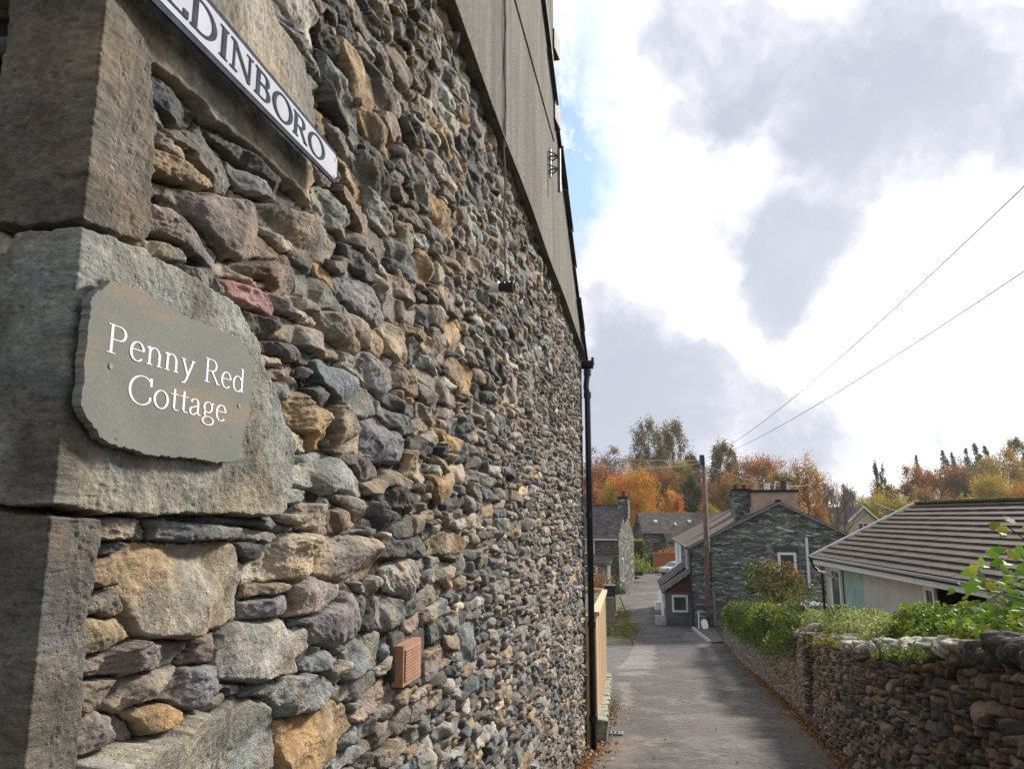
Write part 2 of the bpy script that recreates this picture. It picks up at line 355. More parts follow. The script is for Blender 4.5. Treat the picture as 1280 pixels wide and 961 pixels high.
def road_mat():
    m, N, b = newmat('worn_tarmac'); tcx = N.n('ShaderNodeTexCoord').outputs['Object']
    big = N.noise(tcx, .55, 7, .62, .6); med = N.noise(tcx, 3.2, 7, .7); fine = N.noise(tcx, 38, 7, .85)
    c = N.ramp(big, [(.34, (.028, .025, .026)), (.5, (.050, .046, .046)), (.64, (.105, .095, .088))])
    c = N.mix(1, c, N.ramp(med, [(.3, (.62, .62, .66)), (.5, (1, 1, 1)), (.72, (1.55, 1.5, 1.42))]), 'MULTIPLY')
    c = N.mix(1, c, N.ramp(N.noise(N.vmath('ADD', tcx, (3, 3, 3)), 11, 8, .8), [(.38, (.42, .41, .41)), (.5, (1, 1, 1)), (.60, (1.9, 1.82, 1.75))]), 'MULTIPLY')
    c = N.mix(1, c, N.ramp(fine, [(.34, (.32, .32, .33)), (.5, (1, 1, 1)), (.64, (2.1, 2.0, 1.9))]), 'MULTIPLY')
    cr = N.n('ShaderNodeTexVoronoi', feature='DISTANCE_TO_EDGE'); cr.inputs['Scale'].default_value = 1.1
    N.put(cr.inputs['Vector'], N.vmath('ADD', tcx, N.vmath('SCALE', N.noise(tcx, 2.5, 5, .7, col_=True), scale=.3)))
    crack = N.math('MULTIPLY', N.maprange(cr.outputs['Distance'], .006, .05, 1, 0), N.maprange(N.noise(tcx, .6, 2), .40, .52))
    c = N.mix(N.math('MULTIPLY', crack, .8), c, (.03, .028, .025))
    a = N.n('ShaderNodeVertexColor', layer_name='Col').outputs[0]     # verge dirt and moss, by place
    sp = N.n('ShaderNodeSeparateColor'); N.put(sp.inputs[0], a)
    dirt = N.math('MULTIPLY', sp.outputs[0], N.maprange(N.noise(tcx, 5, 6, .7), .3, .65, .35, 1))
    c = N.mix(dirt, c, N.ramp(N.noise(tcx, 9, 5, .7), [(.35, (.055, .04, .022)), (.55, (.13, .075, .045)), (.7, (.10, .10, .03))]))
    c = N.mix(N.math('MULTIPLY', sp.outputs[1], N.maprange(N.noise(tcx, 6, 8, .75), .35, .62, .25, 1)), c, (.30, .28, .26))
    c = N.mix(N.math('MULTIPLY', sp.outputs[2], .75), c, (.035, .035, .037))
    N.put(b.inputs['Base Color'], c); b.inputs['Specular IOR Level'].default_value = .35
    N.put(b.inputs['Roughness'], N.maprange(med, .3, .7, .62, .92))
    bump(N, b, N.math('SUBTRACT', N.math('ADD', fine, med), crack), .55, .012); return m
M['road'] = road_mat()
M['ground'] = simple('grass_ground', (.07, .075, .03), .95, var=.5, scale=2, bs=.6, bd=.05)

# ------------------------------------------------------------------ terrain
PY = np.array([-60, 0, 4, 8.7, 15, 25, 35, 45, 60, 90, 140, 600.])
PZ = np.array([1.5, -1.25, -1.8, -2.55, -3.5, -4.6, -5.2, -5.7, -6.1, -6.5, -6.8, -6.8])
_yy = np.linspace(-60, 600, 6601); _zz = np.interp(_yy, PY, PZ)
_k = np.hanning(61); _k /= _k.sum(); _zp = np.pad(_zz, 30, 'edge'); _zz = np.convolve(_zp, _k, 'valid')
def gz(Y): return np.interp(Y, _yy, _zz)
def smooth(x, a, b): t = np.clip((x-a)/(b-a), 0, 1); return t*t*(3-2*t)
def hill(X, Y):
    ang = X/np.maximum(Y, 1)
    left = smooth(Y, 105, 190)*9*(1-smooth(ang, .33, .43))+smooth(Y, 190, 400)*8*(1-smooth(ang, .33, .43))
    right = smooth(Y, 130, 260)*(12*smooth(ang, .42, .75)+2)+smooth(Y, 260, 450)*10*smooth(ang, .45, .8)
    return left+right
def gzf(X, Y): return float(gz(Y)+hill(X, Y))
def ground_hit(px, py):
    r = ray(px, py); Y = .5
    lo, hi = .5, 200
    for Y in np.arange(1, 200, .1):
        if r.z/r.y*Y < gz(Y): 
            return Vector((r.x/r.y*Y, Y, float(gz(Y))))
    return Vector((r.x/r.y*200, 200, 0))
ys = np.concatenate([np.arange(-25, 60, 1.5), np.arange(60, 600, 8)]); xs = np.concatenate([np.arange(-300, -30, 15), np.arange(-30, 60, 1.5), np.arange(60, 520, 12)])
GX, GY = np.meshgrid(xs, ys); GZ = gz(GY)+hill(GX, GY)-.05
V = np.stack([GX, GY, GZ], -1).reshape(-1, 3)
def gridF(nr, nc):
    a = np.arange(nr*nc).reshape(nr, nc)
    return np.stack([a[:-1, :-1], a[:-1, 1:], a[1:, 1:], a[1:, :-1]], -1).reshape(-1, 4)
tag(np_mesh('ground', V, gridF(*GX.shape), M['ground'], smooth=True), kind='structure')

# ------------------------------------------------------------------ rubble wall generator
ANG = math.atan(182/944.4)
e2 = Vector((math.sin(ANG), math.cos(ANG), 0)); n2 = Vector((math.cos(ANG), -math.sin(ANG), 0)); DW = .85; S0 = .93; S1 = 8.72
def Wp(px, py, off=0.0):
    r = ray(px, py); t = (-DW+off)/r.dot(n2); p = r*t
    return (p.dot(e2), p.z)
def wpos(s, z, off=0.0):
    p = e2*s+n2*(-DW+off); return Vector((p.x, p.y, z))

PAL = {'g': (.195, .187, .172), 'd': (.105, .103, .100), 't': (.172, .180, .176), 'b': (.240, .198, .155), 'p': (.255, .205, .175), 'o': (.33, .235, .140),
       'c': (.315, .282, .235), 'r': (.30, .165, .145), 'l': (.285, .280, .245), 'v': (.205, .188, .182), 'k': (.385, .318, .235)}
PAL = {k_: tuple(c_*1.12 for c_ in v_) for k_, v_ in PAL.items()}
PKEYS = list('gggggddddddttbbbbbpppoccllvk')
def split(r, out, tgt):
    s, z, w, h = r; a = w*h
    if w > 1.3 or (w/h > random.uniform(2.4, 5.6) and w > .09*tgt):
        if a < random.choice((.004, .008, .014, .026))*tgt*tgt and w/h < 6.5: out.append(r); return
        k = random.uniform(.3, .7); split((s, z, w*k, h), out, tgt); split((s+w*k, z, w*(1-k), h), out, tgt)
    else:
        if a < random.choice((.004, .007, .012, .020, .030))*tgt*tgt or h < .026*tgt: out.append(r); return
        k = random.uniform(.28, .72); split((s, z, w, h*k), out, tgt); split((s, z+h*k, w, h*(1-k)), out, tgt)
def rects_to_stones(rects, keys=PKEYS):
    st = []
    for (s, z, w, h) in rects:
        j = lambda: random.uniform(-.16, .16)
        P = [(-w/2*(1+j()), -h/2*(1+j())), (w/2*(1+j()), -h/2*(1+j())), (w/2*(1+j()), h/2*(1+j())), (-w/2*(1+j()), h/2*(1+j()))]
        q = []
        for i in range(4):
            a, b, c = P[i-1], P[i], P[(i+1) % 4]
            if random.random() < .65:
                k1, k2 = random.uniform(.08, .45), random.uniform(.08, .4)
                q += [(b[0]+(a[0]-b[0])*k1, b[1]+(a[1]-b[1])*k1), (b[0]+(c[0]-b[0])*k2, b[1]+(c[1]-b[1])*k2)]
            else: q.append(b)
        tilt = random.gauss(-.03, .10)
        cs, cz = s+w/2, z+h/2
        q = [(cs+x*math.cos(tilt)-y*math.sin(tilt), cz+x*math.sin(tilt)+y*math.cos(tilt)) for x, y in q]
        c = np.array(PAL[random.choice(keys)])*random.uniform(.7, 1.3)
        st.append(dict(q=np.array(q), c=c, traced=False, size=min(w, h), prot=random.uniform(-.007, .009)))
    return st
def tstone(pts, key, prot=None, bright=1.0):
    q = np.array(pts); sz = math.sqrt(max(1e-4, abs(sum(q[i][0]*q[(i+1) % len(q)][1]-q[(i+1) % len(q)][0]*q[i][1] for i in range(len(q))))/2))
    return dict(q=q, c=np.array(PAL[key])*bright*random.uniform(.92, 1.08), traced=True, size=sz*.7, prot=random.uniform(-.002, .010) if prot is None else prot)
def poly_sdf(q, x, y):            # positive inside
    d = np.full(x.shape, 1e9); ins = np.zeros(x.shape, bool); n = len(q)
    for i in range(n):
        ax, ay = q[i]; bx, by = q[(i+1) % n]; ex, ey = bx-ax, by-ay
        t = np.clip(((x-ax)*ex+(y-ay)*ey)/(ex*ex+ey*ey+1e-12), 0, 1)
        d = np.minimum(d, (x-ax-t*ex)**2+(y-ay-t*ey)**2)
        cnd = ((ay > y) != (by > y)); ins ^= cnd & (x < (bx-ax)*(y-ay)/((by-ay) if abs(by-ay) > 1e-12 else 1e-12)+ax)
    d = np.sqrt(d); return np.where(ins, d, -d)
def convex_sdf(q, x, y):
    n = len(q); g = np.full(x.shape, 1e9)
    for i in range(n):
        ax, ay = q[i]; bx, by = q[(i+1) % n]; L = math.hypot(bx-ax, by-ay)
        if L < 1e-6: continue
        nx, ny = (by-ay)/L, -(bx-ax)/L
        g = np.minimum(g, -((x-ax)*nx+(y-ay)*ny))
    return g
def rubble(ucol, Z, stones, scale=1.0, depth=.026, warp=.03):
    """ucol: (nc,), Z: (nc, nr). returns height (nc,nr) and colour (nc,nr,3)"""
    nc, nr = Z.shape; U = np.repeat(ucol[:, None], nr, 1)
    wx = warp*fbm(U*2.2/scale, Z*2.2/scale, 3, 3); wz = warp*fbm(U*1.7/scale+40, Z*2.4/scale+9, 5, 3)
    fx = .012*scale*fbm(U*30/scale, Z*30/scale, 21, 4, .65); fz = .010*scale*fbm(U*22/scale+7, Z*34/scale+3, 22, 4, .65)
    X1, Z1 = U+wx+fx, Z+wz+fz; X0, Z0 = U+fx*.7, Z+fz*.7
    F1 = np.full(Z.shape, -.05*scale); F2 = np.full(Z.shape, -.06*scale); I = np.zeros(Z.shape, np.int32)
    for k, s in enumerate(stones):
        q = s['q']; m = .05*scale+(0 if s['traced'] else warp)
        a, b = np.searchsorted(ucol, q[:, 0].min()-m), np.searchsorted(ucol, q[:, 0].max()+m)
        if b <= a: continue
        z0, z1 = q[:, 1].min()-m, q[:, 1].max()+m
        zz = Z[a:b]; mk = (zz > z0) & (zz < z1)
        rr = np.where(mk.any(0))[0]
        if len(rr) == 0: continue
        r0, r1 = rr[0], rr[-1]+1
        sl = (slice(a, b), slice(r0, r1))
        if s['traced']: g = poly_sdf(q, X0[sl], Z0[sl])+.010*scale
        else: g = convex_sdf(q, X1[sl], Z1[sl])
        f1, f2, ii = F1[sl], F2[sl], I[sl]
        up = g > f1
        f2[:] = np.where(up, f1, np.maximum(f2, g)); f1[:] = np.where(up, g, f1); ii[:] = np.where(up, k, ii)
    n = len(stones)
    cen = np.array([s['q'].mean(0) for s in stones]); size = np.array([s['size'] for s in stones])
    prot = np.array([s['prot'] for s in stones])*scale; C = np.array([s['c'] for s in stones])
    r_ = np.random.default_rng(5)
    flat = np.array([0. if s.get('flat') else 1. for s in stones])
    tx = r_.normal(0, .08, n)*flat; tz = r_.normal(0.02, .12, n)*flat
    re = np.clip(size*r_.uniform(.03, .11, n), .003*scale, .009*scale)
    dx = U-cen[I, 0]; dz = Z-cen[I, 1]
    t = np.minimum((F1-F2)*.5-.0018*scale, F1+.010*scale)
    ed = np.clip(t/re[I], 0, 1); pr = 1-(1-ed)**1.7
    h = prot[I]+tx[I]*dx+tz[I]*dz
    for _ in range(5):                                   # split facets
        th = r_.uniform(0, 2*math.pi, n); o = size*r_.uniform(.0, .62, n); kk = r_.uniform(.05, .50, n)*flat
        h = h-kk[I]*np.maximum(0, np.cos(th)[I]*dx+np.sin(th)[I]*dz*1.5-o[I])
    h = np.maximum(h, -.018*scale)
    ra = r_.normal(0, .35, n)[I]; seed = (I % 97)
    rx = (dx*np.cos(ra)+dz*np.sin(ra)); rz = (-dx*np.sin(ra)+dz*np.cos(ra)); ox = cen[I, 0]*3; 
    rough = (r_.uniform(.5, 1.25, n)*(.45+.55*flat))[I]; rz = rz*(.45+.55*flat[I])
    h = h+rough*scale*(.007*fbm(rx*9/scale+ox, rz*22/scale, seed, 3, .6)+.0042*(.5-np.abs(fbm(rx*24/scale+ox, rz*60/scale+3, seed+7, 4, .65)))*2+.0022*fbm(rx*90/scale, rz*150/scale+ox, seed+3, 4, .75))
    bed = fbm(rx*5/scale+ox+5, rz*16/scale, seed+31, 2)*6          # stepped bedding planes
    h = h+.008*scale*rough*flat[I]*(np.floor(bed)+np.clip((bed-np.floor(bed))*7, 0, 1))*.5
    pit = vnoise(U*150/scale, Z*110/scale, 91); h = h-.0022*scale*np.clip(pit-.72, 0, 1)/.28*smooth(vnoise(U*9/scale, Z*9/scale, 92), .4, .7)+.0010*(1-flat[I])*fbm(U*120, Z*30, 12, 3)+(1-flat[I])*(.0065*fbm(U*12, Z*14, 13, 5, .65)+.0028*(.5-np.abs(fbm(U*60, Z*45, 14, 4, .7))))
    H = -depth*scale+(np.maximum(h, -.030*scale)+depth*scale)*pr
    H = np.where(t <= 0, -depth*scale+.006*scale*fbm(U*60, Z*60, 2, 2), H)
    cvar = 1+.80*fbm(rx*10/scale+ox, rz*16/scale, seed+50, 4, .6)
    warm = np.clip(fbm(rx*6/scale+ox+11, rz*9/scale, seed+77, 4, .6)*1.8, -.6, 1)
    cc = C[I]*cvar[..., None]*(1+np.stack([.16*warm, .02*warm, -.17*warm], -1))
    cc = np.where((t <= 0)[..., None], np.array([.026, .022, .018]), cc)  # joint soil coloured near-black, standing in for shade the shallow gaps lack
    return H, np.clip(cc, .01, .8)

# traced stones of the near wall: zoomed pictures -> photo pixels -> wall plane
def zA(p): return [(x/2.909, y/2.909) for x, y in p]
def zB(p): return [(x/2.909, 320+y/2.909) for x, y in p]
def zC(p): return [(x/2.902, 630+y/2.902) for x, y in p]
def z4(p): return [(360+x/2.903, 630+y/2.903) for x, y in p]
def z5(p): return [(360+x/2.9125, 300+y/2.9125) for x, y in p]
def z6(p): return [(400+x/3.203, y/3.203) for x, y in p]
TR = []
def T(f, key, pts, prot=None, br=1.0): TR.append(tstone([Wp(x, y, .01) for x, y in f(pts)], key, None if prot is None else prot*.5, br))
T(zA, 'c', [(340,0),(500,160),(620,275),(780,405),(900,535),(1060,675),(1125,735),(1138,640),(1130,300),(1080,160),(1000,60),(940,-160),(500,-300),(230,-180)], .022, .95)
T(zA, 'd', [(505,240),(640,330),(730,400),(740,460),(640,440),(510,350)], .0)
T(zA, 'g', [(515,350),(560,345),(640,430),(640,480),(600,470),(515,400)])
T(zA, 'b', [(515,410),(620,480),(770,640),(700,620),(560,520)], .02)
T(zA, 'o', [(520,505),(600,520),(770,660),(745,690),(600,640),(515,600)], .03, .8)
T(zA, 'g', [(640,470),(760,480),(860,600),(880,680),(840,690),(760,640),(700,540)], .01)
T(zA, 'g', [(860,600),(960,640),(1015,690),(1005,730),(900,700)], .02)
T(zA, 'd', [(800,490),(900,530),(1060,680),(1130,770),(1060,745),(960,650)], .03)
T(zA, 'p', [(510,630),(700,700),(900,760),(1000,860),(1080,960),(900,960),(800,880),(700,780),(520,700)], .022, .85)
T(zA, 'b', [(515,660),(620,690),(670,750),(600,740),(520,720)], .01)
T(zA, 'v', [(515,720),(640,760),(780,860),(830,940),(800,960),(700,920),(560,860),(520,800)], .02)
T(zA, 'g', [(515,860),(640,860),(760,960),(740,1000),(600,960),(520,930)], .012)
T(zA, 'b', [(880,690),(1000,740),(1140,780),(1245,880),(1240,950),(1130,920),(1000,840)], .02)
T(zA, 'l', [(1130,700),(1220,710),(1280,770),(1280,860),(1190,810)], .02)
T(zB, 'r', [(820,90),(870,75),(960,120),(1020,190),(1010,230),(940,200),(850,150)], .03)
T(zB, 'g', [(570,0),(720,0),(830,100),(825,140),(760,120),(660,60)], .015)
T(zB, 'b', [(835,30),(900,60),(1000,100),(990,120),(900,90),(840,70)], .01)
T(zB, 'p', [(870,0),(1080,0),(1115,80),(1100,135),(1000,90),(900,50)], .02, .8)
T(zB, 't', [(1120,50),(1200,90),(1280,200),(1270,215),(1200,190),(1120,140)], .018)
T(zB, 'p', [(985,125),(1090,180),(1190,245),(1130,250),(1040,200)], .01)
T(zB, 'd', [(830,160),(960,200),(1035,245),(1000,290),(900,260)], .012)
T(zB, 'b', [(1040,210),(1150,250),(1260,340),(1260,380),(1130,340),(1010,290)], .022)
T(zB, 'd', [(930,310),(1050,320),(1160,350),(1150,380),(1000,370)], .012)
T(zB, 'p', [(975,390),(1100,400),(1160,440),(1130,480),(1010,450)], .012)
T(zB, 'l', [(1040,870),(1100,855),(1250,900),(1240,920),(1050,900)], .01)
T(zB, 'g', [(1030,915),(1190,905),(1180,950),(1040,955)], .02)
T(zC, 'b', [(350,60),(480,60),(580,95),(570,125),(360,125)], .0)
T(zC, 'g', [(560,60),(800,70),(1030,100),(1030,125),(820,120),(700,140),(590,125)], .012)
T(zC, 'd', [(620,50),(960,55),(1150,85),(1120,100),(900,80)], .0)
T(zC, 'd', [(350,150),(430,140),(515,140),(480,185),(355,195)], -.005)
T(zC, 'b', [(345,200),(460,200),(470,270),(380,305),(345,280)], .0, .7)
T(zC, 'k', [(470,190),(520,145),(700,145),(895,145),(930,240),(905,340),(900,400),(740,480),(580,490),(500,470),(490,370),(465,300)], .03, .85)
T(zC, 'g', [(330,320),(420,310),(485,380),(430,405),(330,405)], .005)
T(zC, 'o', [(310,415),(400,415),(480,430),(498,480),(440,520),(350,565),(305,550)], .018, .85)
T(zC, 'p', [(295,620),(330,560),(480,500),(640,495),(720,515),(640,580),(480,605),(300,640)], .022)
T(zC, 'b', [(705,560),(760,480),(815,490),(800,570)], .005)
T(zC, 'g', [(275,740),(320,650),(455,640),(460,680),(400,730),(330,775)], .012)
T(zC, 'b', [(420,750),(500,640),(640,600),(660,610),(560,700),(480,750)], .01)
T(zC, 'c', [(800,520),(900,430),(1080,425),(1150,450),(1155,510),(1100,590),(950,650),(810,650)], .022, .9)
T(zC, 'v', [(560,720),(640,640),(800,590),(815,650),(940,650),(800,700),(720,740),(640,700)], .02)
T(zC, 'o', [(500,750),(600,730),(680,780),(600,835),(550,840)], .005, .75)
T(zC, 'p', [(265,870),(290,780),(400,760),(520,780),(545,850),(440,870),(310,905)], .02)
T(zC, 'l', [(200,1000),(280,955),(400,900),(560,850),(720,770),(900,715),(1030,730),(1040,830),(1030,1150),(700,1250),(300,1250)], .025, .85)
T(zC, 'k', [(940,230),(1000,180),(1060,110),(1160,100),(1180,180),(1160,210),(1080,280),(940,280)], .018, .95)
T(zC, 'd', [(905,140),(990,160),(985,190),(910,210)], .0)
T(zC, 'b', [(920,290),(1080,290),(1070,320),(920,350)], .01)
T(zC, 'v', [(915,350),(1060,320),(1080,370),(1000,420),(910,410)], .015)
T(zC, 'p', [(1085,330),(1110,285),(1230,280),(1277,310),(1260,370),(1150,415),(1070,400)], .02, 1.1)
T(zC, 'g', [(1120,580),(1180,530),(1260,545),(1250,575),(1150,610)], .008)
T(zC, 'g', [(1000,690),(1080,620),(1180,620),(1210,690),(1130,750),(1050,760)], .018)
T(zC, 'g', [(920,690),(1000,640),(1060,650),(1000,690)], .0)
T(z4, 'o', [(0,800),(100,780),(240,710),(255,830),(200,890),(130,960),(0,1100),(-20,900)], .022, .95)
T(z4, 'b', [(115,240),(150,135),(290,100),(330,150),(325,240),(260,270),(180,275)], .025)
T(z4, 'v', [(120,425),(235,300),(310,330),(315,400),(250,490),(170,520),(115,490)], .02)
T(z4, 't', [(225,540),(280,490),(355,480),(360,570),(310,620),(230,660)], .02)
T(z4, 'o', [(520,160),(550,110),(620,100),(650,130),(640,180),(540,185)], .02, .9)
T(z4, 'c', [(370,250),(450,200),(500,250),(500,300),(430,340),(380,300)], .022)
T(z4, 'd', [(330,120),(440,120),(510,110),(510,180),(440,180),(350,175)], .005)
T(z4, 'l', [(540,230),(590,205),(605,240),(600,285),(545,290)])
T(z4, 't', [(610,190),(660,185),(665,250),(615,260)])
T(z4, 'g', [(350,360),(420,345),(445,410),(380,440),(345,420)])
T(z4, 'l', [(525,370),(590,345),(610,400),(540,420)])
T(z4, 'p', [(500,560),(580,530),(605,570),(540,640),(500,640)])
T(z4, 't', [(640,430),(690,430),(700,560),(640,600)])
T(z4, 'p', [(250,780),(330,680),(430,650),(420,700),(350,740),(270,790)])
T(z4, 'g', [(260,850),(330,770),(400,790),(390,830),(280,880)])
T(z4, 'b', [(310,930),(390,840),(445,880),(400,950)])
T(z4, 'k', [(635,50),(700,30),(720,80),(650,95)])
T(z4, 'l', [(0,20),(80,0),(145,15),(120,70),(0,70)], .012)
T(z4, 'b', [(130,60),(180,10),(240,10),(290,90),(200,105)], .012)
T(z4, 'd', [(240,20),(330,10),(450,20),(440,70),(350,95),(290,70)], .01)
T(z5, 'v', [(185,140),(250,110),(350,180),(365,280),(330,330),(250,270)], .022, 1.2)
T(z5, 'b', [(380,120),(430,105),(490,240),(470,270),(400,200)], .02)
T(z5, 'o', [(485,60),(520,28),(545,70),(545,130),(510,175),(490,120)], .02)
T(z5, 'b', [(130,270),(170,250),(270,330),(275,420),(220,390),(140,320)], .02)
T(z5, 'k', [(350,330),(390,310),(460,400),(440,445),(380,410)], .02, .85)
T(z5, 'v', [(280,430),(310,390),(400,440),(400,520),(350,555),(290,500)], .025)
T(z5, 'o', [(410,280),(450,265),(590,400),(560,410),(420,310)], .022)
T(z5, 'b', [(490,230),(530,220),(580,280),(580,330),(520,290)])
T(z5, 'o', [(580,300),(620,290),(645,350),(630,410),(590,370)])
T(z5, 'b', [(530,180),(580,165),(655,270),(650,310),(590,250)])
T(z5, 't', [(110,440),(200,450),(340,580),(340,630),(230,610),(110,500)], .02)
T(z5, 'p', [(0,460),(100,470),(100,530),(0,540)], .008)
T(z5, 'b', [(480,490),(530,470),(635,570),(630,620),(560,590)])
T(z5, 'o', [(590,440),(620,420),(690,490),(690,580),(640,560),(600,500)])
T(z5, 'o', [(20,550),(80,550),(155,610),(160,680),(150,750),(110,750),(30,660)], .032, .95)
T(z5, 'k', [(170,600),(260,640),(300,700),(285,780),(175,740)], .025, .85)
T(z5, 'v', [(290,700),(340,660),(420,690),(435,750),(410,800),(300,780)], .018)
T(z5, 'g', [(340,600),(460,650),(470,690),(400,690)])
T(z5, 'l', [(480,690),(560,695),(565,750),(520,755)])
T(z5, 'o', [(570,710),(640,740),(648,785),(575,770)], .02, 1.15)
T(z5, 'l', [(15,880),(60,810),(120,790),(260,800),(300,910),(230,920)], .022)
T(z5, 'b', [(300,890),(380,850),(490,870),(470,910),(310,905)])
T(z5, 'b', [(530,790),(600,790),(605,840),(530,835)])
T(z5, 'o', [(530,850),(620,860),(620,930),(560,945),(530,900)], .02, .9)
T(z5, 'k', [(800,510),(850,580),(845,610),(800,580)])
T(z6, 'o', [(80,155),(110,150),(240,290),(245,440),(200,420),(110,280)], .03, .9)
T(z6, 'o', [(175,430),(220,440),(310,620),(315,665),(210,520)], .02, .8)
T(z6, 'p', [(250,460),(290,450),(365,540),(350,580),(290,560)], .02)
T(z6, 'g', [(180,210),(250,250),(340,400),(340,455),(260,420)])
T(z6, 'o', [(0,440),(180,700),(200,830),(170,820),(60,640)], .018, .85)
T(z6, 'o', [(435,780),(480,790),(560,890),(550,961),(460,870)])
T(z6, 'b', [(285,180),(330,200),(370,340),(350,380),(300,270)])
T(z6, 'k', [(450,0),(490,0),(525,180),(510,200),(460,60)])
T(z6, 'l', [(200,760),(270,800),(325,920),(325,961),(230,900)])
T(z6, 'v', [(360,570),(420,620),(490,740),(450,770),(380,700)])
T(z6, 'b', [(270,750),(350,820),(430,930),(400,920)])
T(z6, 'g', [(40,200),(100,250),(175,440),(175,520),(60,350)])
# the three big quoins at the near corner, in (u, z); u < S0 is the front face
Q2 = [Wp(x, y, .03) for x, y in [(90,279),(135,290),(210,325),(297,385),(330,460),(350,520),(365,556),(352,643),(200,640),(62,638)]]
TR += [tstone([(.80,.43),(.80,.83),(S0,.835),(1.0,.80),(1.045,.72),(1.05,.60),(1.062,.47),(1.02,.445),(S0,.425)], 'g', .028, .66),
       tstone([(.85,.415)]+Q2+[(.835,.03),(.838,.2)], 'l', .030, .80),
       tstone([(.70,.012),(S0,.012)]+[Wp(118,646,.02), Wp(120,670,.02), Wp(104,760,.02), Wp(88,961,.02), (.99,-.62), (.99,-.72), (.7,-.72)], 'g', .026, .66),
       tstone([(.60,-.73),(1.25,-.73),(1.27,-1.05),(.60,-1.06)], 'c', .03, .75), tstone([(.72,.85),(1.0,.85),(1.02,1.2),(.72,1.2)], 'c', .03, .8),
       tstone([(.60,1.22),(1.3,1.22),(1.3,1.55),(.60,1.55)], 'g', .03), tstone([(.72,1.57),(1.05,1.57),(1.05,2.0),(.72,2.0)], 'c', .03, .8)]
TR[0]['flat'] = True
for q_ in TR[-7:]: q_['size'] = .06; q_['flat'] = True
TR.append(dict(q=np.array([Wp(x, y, .01) for x, y in z4([(405,490),(505,470),(510,650),(405,675)])]), c=np.array(PAL['g'])*.5, traced=True, size=.05, prot=-.012, flat=True))
ZB, ZT = -2.75, 2.36
rc = []; split((-.7, ZB-.1, S1+.8, ZT-ZB+.2), rc, 1.22)
RS = rects_to_stones(rc)
def inside_traced(c):
    return any(poly_sdf(t['q'], np.array([c[0]]), np.array([c[1]]))[0] > -.004 for t in TR)
RS = [s for s in RS if not inside_traced(s['q'].mean(0))]
BIGQ = [t for t in TR if t.get('flat')]
RS = [s for s in RS if not any((poly_sdf(t['q'], s['q'][:, 0], s['q'][:, 1]) > .022).any() for t in BIGQ)]
STONES = TR+RS
print('wall stones', len(STONES))
zb_s = lambda s: gz(.16+s*.982)-.12
ztop = lambda s: 2.335-.045*s
def wall_block(ucol, nr, vis):
    a = np.zeros((len(ucol), nr))
    t = np.linspace(0, 1, nr)
    for i, u in enumerate(ucol):
        z0, z1 = float(zb_s(max(u, .5))), ztop(max(u, .8))+.03
        if vis:
            Yd = .16+max(u, S0)*.982
            lo, hi = max(z0, -.40*Yd), min(z1, .92*Yd)
            n0 = int(nr*.08) if z0 < lo-.01 else 0; n1 = int(nr*.08) if z1 > hi+.01 else 0
            n0 = int(nr*.08); n1 = int(nr*.08)
            zz = np.concatenate([np.linspace(z0, lo, n0, endpoint=False), np.linspace(lo, hi, nr-n0-n1), np.linspace(hi, z1, n1+1)[1:]])
            a[i] = np.sort(zz)
        else: a[i] = z0+(z1-z0)*t
    return a
def wall_mesh(name, ucol, Z, parent):
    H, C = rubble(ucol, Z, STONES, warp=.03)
    pits = np.zeros_like(H)
    U = np.repeat(ucol[:, None], Z.shape[1], 1)
    side = U >= S0; n_ = np.array(n2); e_ = np.array(e2)
    base = np.where(side[..., None], e_*U[..., None], e_*S0-n_*(S0-U)[..., None])-n_*DW
    dl = np.where(H > 0, .010, .07); w_n = np.where(side, 1, np.clip(1-(S0-U)/dl, 0, 1)); w_e = np.where(side, np.clip(1-(U-S0)/dl, 0, 1), 1)
    P = base+n_*(H*w_n)[..., None]-e_*(H*w_e)[..., None]
    P[..., 2] += Z
    nc, nr = Z.shape
    return P.reshape(-1, 3), gridF(nc, nr)[:, ::-1], C.reshape(-1, 3)
cols = []
u = S0-1.6
while u < S0-.16: cols.append(u); u += .02
while u < S0+.02: cols.append(u); u += .0016
while u < 3.0: cols.append(u); u += .0023*u
c1 = np.array(cols)
cols = [c1[-3]]; u = c1[-3]
while u < S1: u += min(.0023*u, .0105); cols.append(u)
c2 = np.array(cols)
COT = empty('stone_cottage', tuple(wpos(S0, gz(1.0))), 0)
tag(COT, 'tall rubble stone cottage with grey rendered gable filling the left side', 'house')
PA, FA, CA = wall_mesh('a', c1, wall_block(c1, 900, True), None)
PB, FB, CB = wall_mesh('b', c2, wall_block(c2, 640, False), None)
inv = np.array(COT.location)
gw = np_mesh('rubble_wall', np.concatenate([PA, PB])-inv, np.concatenate([FA, FB+len(PA)]), M['stone'], COT, np.concatenate([CA, CB]), True)
print('wall verts', len(PA)+len(PB))
def rel(pts): return [Vector(p)-COT.location for p in pts]
# rendered gable above
AP = (4.6, 4.72); EV = (S1+.02, 1.86); EN = (S0-.02, 2.42)
outl = [(EN[0], ztop(EN[0])), (S1+.02, min(ztop(S1), 1.95)), EV, AP, EN]
b = MB(); N_ = 60
ss = np.linspace(S0-.02, S1+.02, N_)
gab = lambda s: AP[1]+(EV[1]-AP[1])*(s-AP[0])/(EV[0]-AP[0]) if s > AP[0] else AP[1]+(EN[1]-AP[1])*(AP[0]-s)/(AP[0]-EN[0])
top = [(s, gab(s)) for s in sorted(list(ss)+[AP[0]])]
bot = [(s, min(ztop(s)+.012*math.sin(s*3), gab(s)-.02)) for s in ss]
b.prism(rel([wpos(s, z, -.12) for s, z in bot]+[wpos(s, z, -.12) for s, z in top[::-1]]), n2*.165)
b.build('rendered_gable', M['render'], COT)
b = MB()
dr = [(s, z) for s, z in bot]
